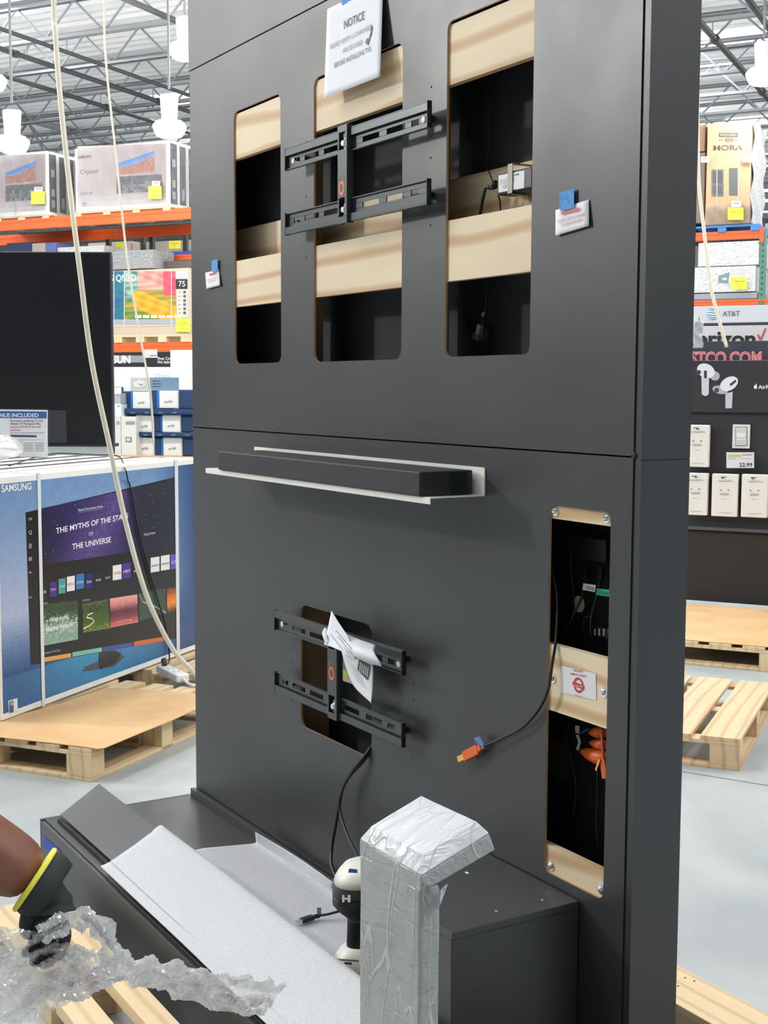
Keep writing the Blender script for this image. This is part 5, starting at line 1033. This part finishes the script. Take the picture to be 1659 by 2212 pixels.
for k, (l, t, r, b) in enumerate([(74, 404, 92, 413), (328, 391, 346, 402)]): s = Store('paper_slip', 'white slip above the yellow tag on the %s stack' % ('left' if k == 0 else 'right'), 'slip', (l, r, t, b), RA - .06, .004).pr().R(l, t, r, b, (224, 224, 228), 0).R(l + 3, t + 3, r - 3, t + 5, (120, 120, 124), 1).done('slip_sheet')
# colourful carton
s = Store('television_carton', 'colourful television carton with a painted picture, on the middle rack shelf', 'carton', (200, 409, 583, 706), RA, .9).body(mat('tan_carton', (196, 182, 166), .6), 'carton_body'); s.pr()
def paint(u, v):
    n = .5 + .5 * math.sin(17 * u + 9 * v + 3 * math.sin(11 * v - 6 * u)) * math.cos(23 * v + 5 * u)
    base_ = lerp((40, 84, 150), (30, 120, 110), n) if u < .38 else lerp((200, 150, 40), (60, 120, 80), n) if v > .38 else lerp((200, 110, 110), (196, 170, 150), n)
    if .38 < u < .55 and v <= .55: base_ = lerp((50, 110, 100), (160, 190, 170), n)
    if u > .5 and v > .4 and abs((u - .7) * .8 - (v - .7)) < .2: base_ = lerp((226, 176, 44), (190, 140, 30), n)
    if u > .86 and v < .5: base_ = lerp((200, 60, 84), (214, 90, 110), n)
    return base_
s.pl.quadpatch(s.m, [(202, 586), (379, 586), (381, 690), (202, 690)], 90, 54, paint, 1)
s.R(202, 690, 381, 700, (160, 164, 172), 1).R(380, 586, 404, 602, (232, 232, 230), 1).R(380, 603, 405, 624, (34, 34, 40), 1).R(383, 625, 405, 686, (206, 198, 190), 1)
s.T('LG QNED', (228, 608), (294, 607), 14, (246, 246, 246), 2, .01).T('75', (386, 619), (400, 619), 12, (240, 240, 240), 2).T('2024 4K', (384, 595), (401, 595), 4, (90, 90, 96), 2).T('BEST', (386, 601), (400, 601), 3.5, (90, 90, 96), 2)
for i in range(6): s.R(396, 628 + 9 * i, 402, 634 + 9 * i, (90, 84, 84), 2).R(385, 630 + 9 * i, 392, 632 + 9 * i, (150, 140, 136), 2)
for i in range(6): s.R(292 + 17 * i, 681, 306 + 17 * i, 687, (226, 226, 226), 2)
for x in (246, 268, 370): s.R(x, 585, x + 1.3, 722, (222, 222, 224), 3)
s.done('printed_picture')
t = thing('shipping_skid', 'pale skid under the colourful carton on the middle shelf', 'skid', store(RA - .02, s.bl, BT2 + .003), STORE_ROT); hs = s.zb - BT2 - .006; MB().box((0, 0, hs * .52), (s.w, 1.0, hs), mat('grey_board', (196, 178, 160), .7)).build('riser', t, world=False)
MB().box((0, 0, hs * .36), (s.w, 1.0, hs * .515), M_pallet).build('deck', t, world=False)
for k in range(5): MB().box((k * (s.w - .16) / 4, 0, 0), (k * (s.w - .16) / 4 + .16, 1.0, hs * .355), M_pallet).build('block', t, world=False)
# stock between beams (upper gap): wrapped goods, blue pallets
def stock(nm, lab, cat, px, a, c, depth=.6, m_=None, pr=None): 
    s = Store(nm, lab, cat, px, a, depth).body(m_ or M_box, 'body', .01, c)
    if pr: s.pr(); pr(s); s.done('printed_marks')
    return s
stock('flat_carton', 'dark navy flat carton lying above the black television', 'carton', (14, 68, 524, 552), RA + .3, (44, 52, 92), .8)
stock('flat_carton', 'tan wrapped carton above the black television, middle of three', 'carton', (69, 98, 525, 552), RA + .3, (176, 166, 160), .8)
stock('flat_carton', 'blue and white carton above the black television, right of three', 'carton', (99, 122, 524, 552), RA + .3, (96, 110, 170), .8)
stock('wrapped_load', 'silvery film-wrapped load above the black television, near the upright', 'load', (124, 225, 532, 552), RA + .3, (170, 172, 176), .8, M_wrapc)
stock('wrapped_load', 'grey film-wrapped load under the yellow tag, right of the black television', 'load', (243, 330, 541, 581), RA + .2, (150, 152, 156), .6, mat('grey_wrapped', (150, 152, 156), .4, bump=(20, .8, .04)))
stock('flat_carton', 'light brown carton at the back of the upper shelf gap', 'carton', (285, 420, 521, 545), RA + 2.5, (200, 186, 176), .4)
stock('flat_carton', 'light brown carton at the back of the upper shelf gap, left of the tag', 'carton', (190, 283, 523, 545), RA + 2.5, (206, 190, 180), .4)
stock('blue_pallet', 'bright blue pallet near the display wall on the upper shelf', 'pallet', (334, 420, 544, 551), RA + .9, (40, 90, 180), .8)
for k, x in enumerate((336, 366, 398)): pass
stock('wrapped_load', 'dark wrapped load low behind the colourful carton', 'load', (330, 420, 564, 580), RA + .5, (96, 92, 90), .3)
# wire deck below the lowest beam
# banner sign and lit screens -------------------------------------------------
AS = 13.0
s = Store('hanging_banner', 'black banner with white letters below the orange beam, left of the display wall', 'banner', (236, 420, 760, 791), AS, .05).body(mat('banner_black', (28, 28, 34), .6)); s.pr()
s.T('SAMSUN', (205, 784), (282, 784), 15, (238, 238, 244), 1, .05).R(243, 768, 312, 783, (150, 152, 158), 0).T('Shop Costco.com', (340, 777), (395, 777), 6, (220, 220, 226), 1, .02).T('We deliver', (340, 785), (374, 785), 6, (220, 220, 226), 1, .02).R(312, 755, 340, 773, (216, 218, 222), 1).T('649.99', (324, 770), (338, 770), 3, (50, 50, 56), 2, .02)
s.done('printed_lettering')
s = Store('display_screen', 'glowing pale blue display screen behind the stacked routers', 'screen', (238, 425, 792, 850), AS, .05).body(mat('screen_frame', (40, 42, 48), .5)); s.pr()
s.pl.quadpatch(s.m, [(240, 793), (424, 793), (424, 850), (240, 850)], 16, 12, lambda u, v: lerp(lerp((236, 248, 250), (188, 226, 238), u), (120, 196, 224), max(0, v - .5) * (1 - u)), 1, M_screen)
s.T('Outsmart', (335, 816), (400, 816), 9, (150, 170, 180), 2, .0, M_print).R(355, 824, 385, 825, (170, 190, 196), 2)
s.done('lit_picture')
s = Store('white_carton_tower', 'tall plain white carton at the display wall edge, above the routers', 'carton', (368, 425, 756, 842), 12.2, .3).body(M_cw)
s = Store('display_screen', 'lower glowing screen left of the white cartons', 'screen', (240, 262, 836, 900), AS - .1, .05).body(mat('screen_frame', (40, 42, 48), .5)); s.pr(); s.pl.quadpatch(s.m, [(241, 837), (262, 837), (262, 899), (241, 899)], 4, 8, lambda u, v: lerp((220, 240, 246), (150, 205, 228), v), 1, M_screen); s.done('lit_picture')
# router display tower
RT = 11.4
def tray(lab, px):
    s = Store('display_tray', lab, 'tray', px, RT, .5); m = MB(); m.box((0, 0, 0), (s.w, .5, .02), M_box, (24, 62, 104)); m.box((0, 0, 0), (s.w, .012, s.h), M_box, (22, 58, 100)).build('tray_body', s.t, world=False, bevel=.002)
    s.pr()
    l, r, t, b = px
    for k in range(4): s.T('WiFi', (l + 20 + 30 * k, b - 3), (l + 29 + 30 * k, b - 3), 3, (160, 190, 220), 1)
    s.done('printed_lettering'); return s
tray('upper dark blue tray of the router display', (262, 425, 883, 896)); tray('middle dark blue tray of the router display', (290, 425, 934, 944))
for i, (l, t, r, b, lab) in enumerate([(287, 846, 324, 883, 'top row left'), (344, 844, 384, 882, 'top row right'), (294, 897, 331, 935, 'middle row left'), (351, 896, 389, 934, 'middle row right'), (295, 945, 332, 985, 'bottom row left'), (353, 945, 392, 985, 'bottom row right')]):
    s = Store('router_carton', 'white router carton with a small grey word, %s of the blue display' % lab, 'carton', (l, r, t, b), RT + .03, .3, 'white router cartons').body(M_cw, 'carton_body'); s.pr()
    s.R(l + 1, t + 1, r - 1, t + 13, (196, 196, 194), 0).R(l + 1, t + 13, r - 1, b - 1, (226, 226, 222), 0) if i >= 2 else s.R(l + 1, t + 1, r - 1, b - 1, (226, 226, 222), 0)
    s.T('orbi', (l + 11, t + 27), (r - 12, t + 26), 6, (90, 92, 96), 1, .01); s.done('printed_lettering')
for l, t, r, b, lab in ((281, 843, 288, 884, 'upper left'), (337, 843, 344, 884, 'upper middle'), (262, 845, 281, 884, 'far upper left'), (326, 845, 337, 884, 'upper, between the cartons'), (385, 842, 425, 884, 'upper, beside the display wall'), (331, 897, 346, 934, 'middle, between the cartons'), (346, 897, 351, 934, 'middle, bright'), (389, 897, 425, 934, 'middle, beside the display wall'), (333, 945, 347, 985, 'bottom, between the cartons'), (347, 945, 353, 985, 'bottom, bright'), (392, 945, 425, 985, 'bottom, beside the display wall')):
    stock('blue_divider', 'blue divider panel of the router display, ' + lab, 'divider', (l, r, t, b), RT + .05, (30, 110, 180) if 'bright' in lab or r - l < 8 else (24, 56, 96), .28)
s = Store('router_carton', 'grey printed carton with a device picture, on top of the router display', 'carton', (281, 324, 815, 845), RT + .05, .3).body(M_box, 'carton_body', .004, (188, 190, 190)); s.pr(); s.P([(288, 826), (300, 821), (312, 823), (316, 832), (304, 838), (290, 836)], (214, 216, 216), 0).P([(296, 827), (305, 831), (312, 828), (305, 833)], (80, 84, 88), 1); s.done('printed_marks')
s = Store('router_carton', 'blue-grey carton next to the grey one on top of the router display', 'carton', (325, 351, 815, 844), RT + .05, .3).body(M_box, 'carton_body', .004, (110, 140, 164)); s.pr()
for k in range(3): s.R(329, 822 + 6 * k, 347, 823.5 + 6 * k, (60, 76, 90), 1)
s.done('printed_marks')
for l, t, r, b, lab, c in ((247, 850, 260, 872, 'small grey leaflet box left of the routers', (176, 178, 180)), (248, 873, 262, 900, 'small white box left of the routers', (228, 230, 230)), (248, 900, 261, 985, 'tall white carton left of the routers, left one', (214, 214, 212)), (262, 900, 294, 985, 'tall white carton left of the routers, right one', (220, 218, 212))):
    s = Store('upright_carton', lab, 'carton', (l, r, t, b), RT - .05, .3).body(M_box, 'carton_body', .003, c); s.pr(); s.R(l + (r - l) * .3, t + (b - t) * .12, r - 3, t + (b - t) * .2, (150, 150, 150), 0); 
    if r - l > 25: s.R(271, 944, 284, 955, (120, 120, 122), 0).R(273, 946, 282, 953, (206, 204, 200), 1)
    s.done('printed_marks')
# counter that carries the router display
MBt = thing('display_counter', 'plain counter carrying the router display behind the cartons', 'counter', store(RT, spos(240, 425, 900, 985, RT)[0], 0), STORE_ROT); bl_, br_, a1, a2 = spos(236, 430, 900, 985, RT - .1); MB().box((0, -.1, 0), (bl_ - br_, .8, a2 - .002), M_cardD).build('counter_body', MBt, world=False, bevel=.01)
# ================================================================ right background
DA = 9.4
pallet('pallet', 'pine pallet under the black earphone display on the right', store(7.83, 2.25), STORE_ROT, 1.9, 1.3, 10, M_pallet, w=.13)
m = MB(); q = [store(7.84, 2.2, .144), store(7.84, .2, .144), store(9.2, .2, .144), store(9.2, 2.2, .144)]; m.prism([np.array(p) for p in q], (0, 0, .004), M_card)
tag(m.build('cardboard_sheet', None), 'tan cardboard sheet on the pallet below the black display on the right', 'cardboard')
rp = onZ(1597, 1666, 0); pallet('pallet', 'pine pallet with wide boards standing alone on the floor at the right', rp - px_ * 1.02, PR, 1.02, 1.2, 5, M_palletO, w=.172)
FX = thing('display_cabinet', 'black retail display cabinet with hooks, on the right', 'cabinet', store(DA, 2.4, 0), STORE_ROT)
def fx(nm, t, b, a0, d, m_, lab=None): z1 = float(onA(1570, t, a0)[2]); z0 = float(onA(1570, b, a0)[2]); MB().box((0, a0 - DA, z0), (2.6, a0 - DA + d, z1), m_).build(nm, FX, world=False, bevel=.003, label=lab); return z0, z1
M_fx = mat('cabinet_black', (44, 44, 50), .55); M_fx2 = mat('cabinet_base_black', (38, 36, 36), .6)
fx('back_panel', 890, 1141, DA, .05, M_fx); fx('base_cabinet', 1149, 1302, DA - .02, .6, M_fx2); fx('shelf_edge', 1141, 1148, DA - .05, .1, mat('shelf_grey', (78, 78, 84), .5))
fx('header_board', 779, 891, DA - .03, .04, M_fx); fx('upper_header', 737, 778, DA + .02, .04, mat('header_navy', (58, 60, 72), .55))
plx = Plane(store(DA - .0335, 2.4, 0), -BV); m = MB()
def ell(cx_, cy_, rx, ry, ang, n=26): a = math.radians(ang); return [(cx_ + rx * math.cos(t) * math.cos(a) - ry * math.sin(t) * math.sin(a), cy_ + rx * math.cos(t) * math.sin(a) + ry * math.sin(t) * math.cos(a)) for t in [2 * math.pi * k / n for k in range(n)]]
WH, SH = (226, 228, 236), (176, 178, 190)
plx.poly(m, [(1515, 806), (1532, 806), (1531, 852), (1524, 856), (1516, 852)], (206, 208, 218), 1); plx.poly(m, ell(1544, 812, 11, 10, 20), SH, 2); plx.poly(m, ell(1525, 801, 20, 15, 25), WH, 3); plx.poly(m, ell(1508, 805, 5, 7, 60), (60, 62, 72), 4); plx.poly(m, rounded(1521, 800, 1527, 817, 2.8), (50, 52, 62), 5)
m.build('earphone_picture', FX); m = MB(); plx.poly(m, [(1567, 850), (1583, 846), (1581, 882), (1567, 882)], (196, 198, 210), 1); plx.poly(m, ell(1556, 842, 17, 9, 10), SH, 2); plx.poly(m, ell(1575, 829, 21, 14, -30), WH, 3); plx.poly(m, ell(1548, 843, 5, 5, 20), (66, 68, 78), 4); plx.poly(m, [(1576, 830), (1589, 820), (1591, 824), (1579, 834)], (50, 52, 62), 5)
m.build('earphone_picture', FX); m = MB(); plx.text(m, 'AirPods Pro', (1638, 840), (1700, 840), 8, (236, 236, 242), 2, bold=.02); plx.poly(m, ell(1632, 836, 3.6, 4.4, 0), (236, 236, 242), 2); plx.poly(m, ell(1634, 830.5, 1, 2, 25), (236, 236, 242), 2)
m.build('poster_lettering', FX); pl2 = Plane(store(DA + .0165, 2.4, 0), -BV); m = MB()
pl2.text(m, 'COSTCO.COM', (1447, 785), (1646, 785), 24, (246, 190, 196), 1, bold=.04); pl2.text(m, 'COSTCO.COM', (1447, 785), (1646, 785), 24, (226, 100, 112), 2, bold=.0); m.build('printed_lettering', FX)
# phone signs above
for nm, lab, px, c in (('white_sign', 'white sign with a striped blue globe emblem, right of the display wall', (1440, 1760, 660, 697), (226, 228, 236)), ('white_sign', 'white sign with large black letters and a red tick', (1440, 1760, 703, 752), (218, 216, 220))):
    s = Store(nm, lab, 'sign', px, 10.3, .06).body(M_box, 'sign_board', .003, c); s.pr()
    if 'globe' in lab:
        s.T('AT&T', (1561, 683), (1598, 682), 10.5, (84, 88, 96), 2)
        s.pl.poly(s.m, ell(1540, 677, 13.5, 13.5, 0), (244, 248, 252), 1)
        for yy, x0, x1, hh in ((665.5, 1533, 1547, 1.6), (669.5, 1529, 1552, 1.3), (674.5, 1527, 1554, 1.4), (680, 1527, 1554, 1.5), (684.8, 1529, 1551, 1.4), (688.5, 1533, 1547, 1.2)): s.P([(x0, yy - .6), ((x0 + x1) / 2, yy + .8), (x1, yy - .6), (x1 - .5, yy + hh - .6), ((x0 + x1) / 2, yy + hh + 1), (x0 + .5, yy + hh - .6)], (40, 134, 190), 2)
    else: s.T('verizon', (1481, 746), (1632, 746), 30, (40, 40, 44), 1, .03); s.P([(1635, 723), (1639, 722), (1643, 730), (1652, 709), (1656, 709), (1645, 735), (1641, 735)], (200, 84, 96), 1)
    s.done('printed_lettering')
Store('sign_rail', 'dark rail between the two white phone signs', 'rail', (1440, 1760, 697, 703), 10.3, .08).body(mat('rail_dark', (60, 62, 72), .5))
s = Store('plastic_pouch', 'crumpled clear plastic pouch hanging at the display wall edge, by the white signs', 'pouch', (1496, 1518, 694, 752), 9.2, .02); m = MB(); m.grid(lambda u, v: (u * s.w + .006 * math.sin(9 * v), .012 * math.sin(7 * u + 13 * v), v * s.h), 10, 20, mat('cloudy_plastic', (186, 190, 194), .3, bump=(30, .8, .02))); m.build('pouch_film', s.t, world=False, smooth=True, solid=.002); MB().tube([(s.w * .6, 0, s.h), (s.w * .62, 0, s.h + .03)], .003, M_steel, 6).build('hook', s.t, world=False)
# hanging packages
for l, t, r, b, lab in ((1489, 918, 1531, 1009, 'alone in the upper row by the display wall'), (1485, 1022, 1528, 1113, 'lower row, by the display wall'), (1537, 1024, 1593, 1116, 'lower row, middle'), (1601, 1025, 1658, 1118, 'lower row, right')):
    s = Store('hanging_package', 'white hanging earphone package, ' + lab, 'package', (l, r, t, b), DA - .08, .05, 'white packages on the black display').body(mat('package_white', (232, 230, 224), .5), 'package_body', .006); s.pr(); x = (l + r) / 2 if r - l > 50 else l + 17
    s.T('AirPods Pro', (x - 13, t + 17), (x + 17, t + 17), 4, (120, 118, 116), 1).R(x - 8, t + 6, x + 4, t + 7.2, (50, 50, 54), 1).R(x - 10, t + 33, x - 7, t + 36, (130, 130, 130), 1).R(x + 7, t + 33, x + 10, t + 36, (130, 130, 130), 1).R(x - 10, t + 41, x + 10, t + 43.5, (190, 188, 184), 1).R(x - 9, t + 44, x + 9, t + 45, (168, 166, 164), 1).R(x - 6, t + 53, x + 6, t + 54, (205, 203, 198), 1).R(x - 12, b - 9, x + 14, b - 8, (190, 188, 184), 1); s.done('printed_face')
    MB().tube([(s.w * .45, .0, s.h - .03), (s.w * .45, -.05, s.h - .028), (s.w * .45, -.055, s.h - .02)], .003, M_dark, 6).build('hook_tip', s.t, world=False)
s = Store('switch_plate', 'white wall switch plate in the black display, above the price card', 'switch', (1582, 1620, 917, 969), DA - .015, .012).body(mat('plate_white', (228, 228, 226), .4)); s.pr(); s.R(1588, 922, 1614, 963, (90, 90, 92), 0).R(1589, 923, 1613, 962, (206, 206, 206), 1).R(1592, 935, 1610, 945, (232, 232, 232), 2).R(1592, 948, 1610, 950, (240, 240, 240), 2); s.done('rocker')
s = Store('price_card', 'white price card reading 22.99 on the black display', 'price tag', (1569, 1629, 977, 1011), DA - .06, .004).pr(); s.R(1569, 977, 1629, 1011, (222, 222, 226), 0).T('22.99', (1597, 1008), (1625, 1008), 8, (60, 60, 66), 1, .02).R(1573, 982, 1600, 987, (196, 190, 130), 1).R(1603, 981, 1625, 984, (170, 170, 174), 1).R(1573, 990, 1590, 992, (190, 190, 196), 1).R(1600, 990, 1622, 992, (190, 190, 196), 1); s.done('card_sheet')
# rack on the right
RR = 20.0
beam('orange rack beam on the right below the tall brown carton', (1430, 1650, 501, 519), RR); 
stock('rack_beam', 'darker orange rear beam under the right rack shelf', 'rack beam', (1430, 1642, 521, 530), RR + 1.0, (150, 60, 40), .06)
beam('orange rack beam on the right above the white phone sign', (1430, 1700, 648, 660), RR)
def gup(px, lab, t_): 
    b0 = spos(px, px + 9, 500, 560, RR); t = thing('rack_upright', lab, 'rack upright', store(RR, b0[0], 0), STORE_ROT); ht = float(onA(px, t_, RR)[2])
    m = MB(); m.box((0, 0, 0), (.085, .075, ht), M_rackg); z = .4
    while z < ht - .1: m.box((.03, -.002, z), (.055, -.0005, z + .03), mat('slot_dark', (50, 70, 64), .6)); z += .08
    m.build('post', t, world=False); MB().box((0, 1.0, 0), (.085, 1.075, ht), M_rackg).build('post', t, world=False, bevel=.004)
gup(1642, 'sea-green rack upright at the right end of the right rack', 498)
s = Store('tall_carton', 'tall brown carton with two dark printed windows on the right rack', 'carton', (1526, 1622, 264, 484), RR, 1.0).body(M_cardD, 'carton_body'); s.pr()
s.T('MORA', (1541, 325), (1604, 324), 11, (92, 80, 68), 1, .02).R(1553, 287, 1594, 296, (84, 74, 64), 1).R(1552, 302, 1562, 303.5, (110, 98, 84), 1).R(1566, 298, 1584, 306, (120, 106, 92), 1).R(1586, 302, 1596, 303.5, (110, 98, 84), 1).R(1537, 366, 1563, 424, (104, 106, 108), 1).R(1575, 363, 1594, 422, (96, 98, 100), 1).R(1540, 370, 1560, 396, (80, 84, 88), 2).R(1540, 401, 1560, 420, (86, 90, 94), 2).T('RIDGID', (1556, 294), (1591, 294), 5, (170, 156, 140), 2, .02)
s.R(1548, 268, 1549.4, 470, (220, 214, 200), 3).R(1594, 268, 1595.4, 470, (220, 214, 200), 3)
s.done('printed_marks')
m = MB(); w_, h_ = s.w, s.h; m.grid(lambda u, v: (w_ + .02 + .02 * math.sin(9 * u + 17 * v), u * 1.0, v * h_), 14, 24, M_wrapc); m.grid(lambda u, v: (u * (w_ + .03), -.03 - .01 * math.sin(21 * u + 7 * v), v * .35 - .05), 14, 8, F_wrap); o = m.build('stretch_film', s.t, world=False, smooth=True, label='milky stretch film')
s = Store('tall_carton', 'brown carton mostly hidden by the display wall, left of the tall lettered one', 'carton', (1440, 1523, 272, 330), RR + .1, 1.0).body(M_box, 'carton_body', .01, (160, 128, 100))
s = Store('tall_carton', 'grey-brown carton below, mostly hidden by the display wall on the right rack', 'carton', (1440, 1522, 332, 484), RR + .1, 1.0).body(M_box, 'carton_body', .01, (134, 122, 112))
sticky('yellow tag on the tall brown carton', 1572, 448, 1606, 475, RR - .06, 'ITEM 12'); sticky('yellow tag on the white wrapped load on the right rack', 1579, 598, 1613, 625, RR - .06, 'ITEM 40')
for l, t, r, b, lab in ((1514, 338, 1532, 351, 'small white label at the edge of the tall brown carton'), (1604, 334, 1623, 351, 'square white label at the right of the tall brown carton'), (1580, 434, 1601, 447, 'white slip above the yellow tag on the brown carton')): s_ = Store('paper_label', lab, 'label', (l, r, t, b), RR - .05, .004).pr().R(l, t, r, b, (230, 230, 228), 0).R(l + 4, t + 4, r - 4, t + 6, (130, 130, 130), 1); s_.done('label_sheet')
t = thing('blue_pallet', 'blue pallet under the tall brown carton on the right rack', 'pallet', store(RR - .03, spos(1500, 1640, 490, 500, RR)[0] + .6, spos(1500, 1640, 487, 501, RR)[3]), STORE_ROT); hh = spos(1500, 1640, 487, 501, RR); ph_ = hh[2] - hh[3]
wP = hh[0] + .6 - hh[1]; MB().box((0, 0, ph_ * .7), (wP, 1.1, ph_ - .002), mat('pallet_blue', (60, 130, 205), .6)).build('deck', t, world=False)
for k in range(4): MB().box((k * (wP - .12) / 3, 0, 0), (k * (wP - .12) / 3 + .12, 1.1, ph_ * .7 - .001), MATS['pallet_blue']).build('block', t, world=False)
stock('wrapped_load', 'white film-wrapped load on the right rack, upper tier', 'load', (1508, 1640, 522, 574), RR + .02, (228, 230, 230), 1.0, M_wrapc)
s = stock('wrapped_load', 'white film-wrapped load on the right rack, lower tier with a grey picture', 'load', (1440, 1632, 577, 632), RR, (226, 228, 226), 1.0, M_wrapc, lambda s: s.P([(1552, 596), (1576, 588), (1573, 612), (1551, 610)], (126, 142, 148), 1).R(1560, 600, 1570, 605, (200, 214, 216), 2))
stock('wrapped_pallet', 'film-covered pallet under the white wrapped load', 'pallet', (1440, 1636, 634, 647), RR, (150, 152, 160), 1.0)
cz2 = [atD(1508, -40, 9.0), atD(1507, 200, 9.0), atD(1509, 380, 9.0), atD(1521, 500, 9.0), atD(1534, 610, 9.0), atD(1550, 680, 9.0), atD(1570, 750, 9.02)]
tag(MB().tube(catmull([[cz2[0][0], cz2[0][1], 7.9]] + cz2, 8), .012, M_cord, 8).build('extension_cord', None, smooth=True), 'cream cord hanging past the white phone signs on the right', 'cord')
# steel work and stock far beyond on the right
stock('far_shelf_stock', 'dark far shelf stock with white strips at the right edge', 'shelf stock', (1642, 1760, 395, 470), 26, (70, 74, 86), 1.0, None, lambda s: s.R(1643, 408, 1700, 415, (226, 226, 230), 1).R(1643, 430, 1700, 437, (226, 226, 230), 1).R(1643, 455, 1700, 460, (220, 220, 226), 1))
stock('far_shelf_stock', 'grey-blue far shelf stock below, at the right edge', 'shelf stock', (1650, 1760, 480, 650), 26, (150, 158, 172), 1.0)
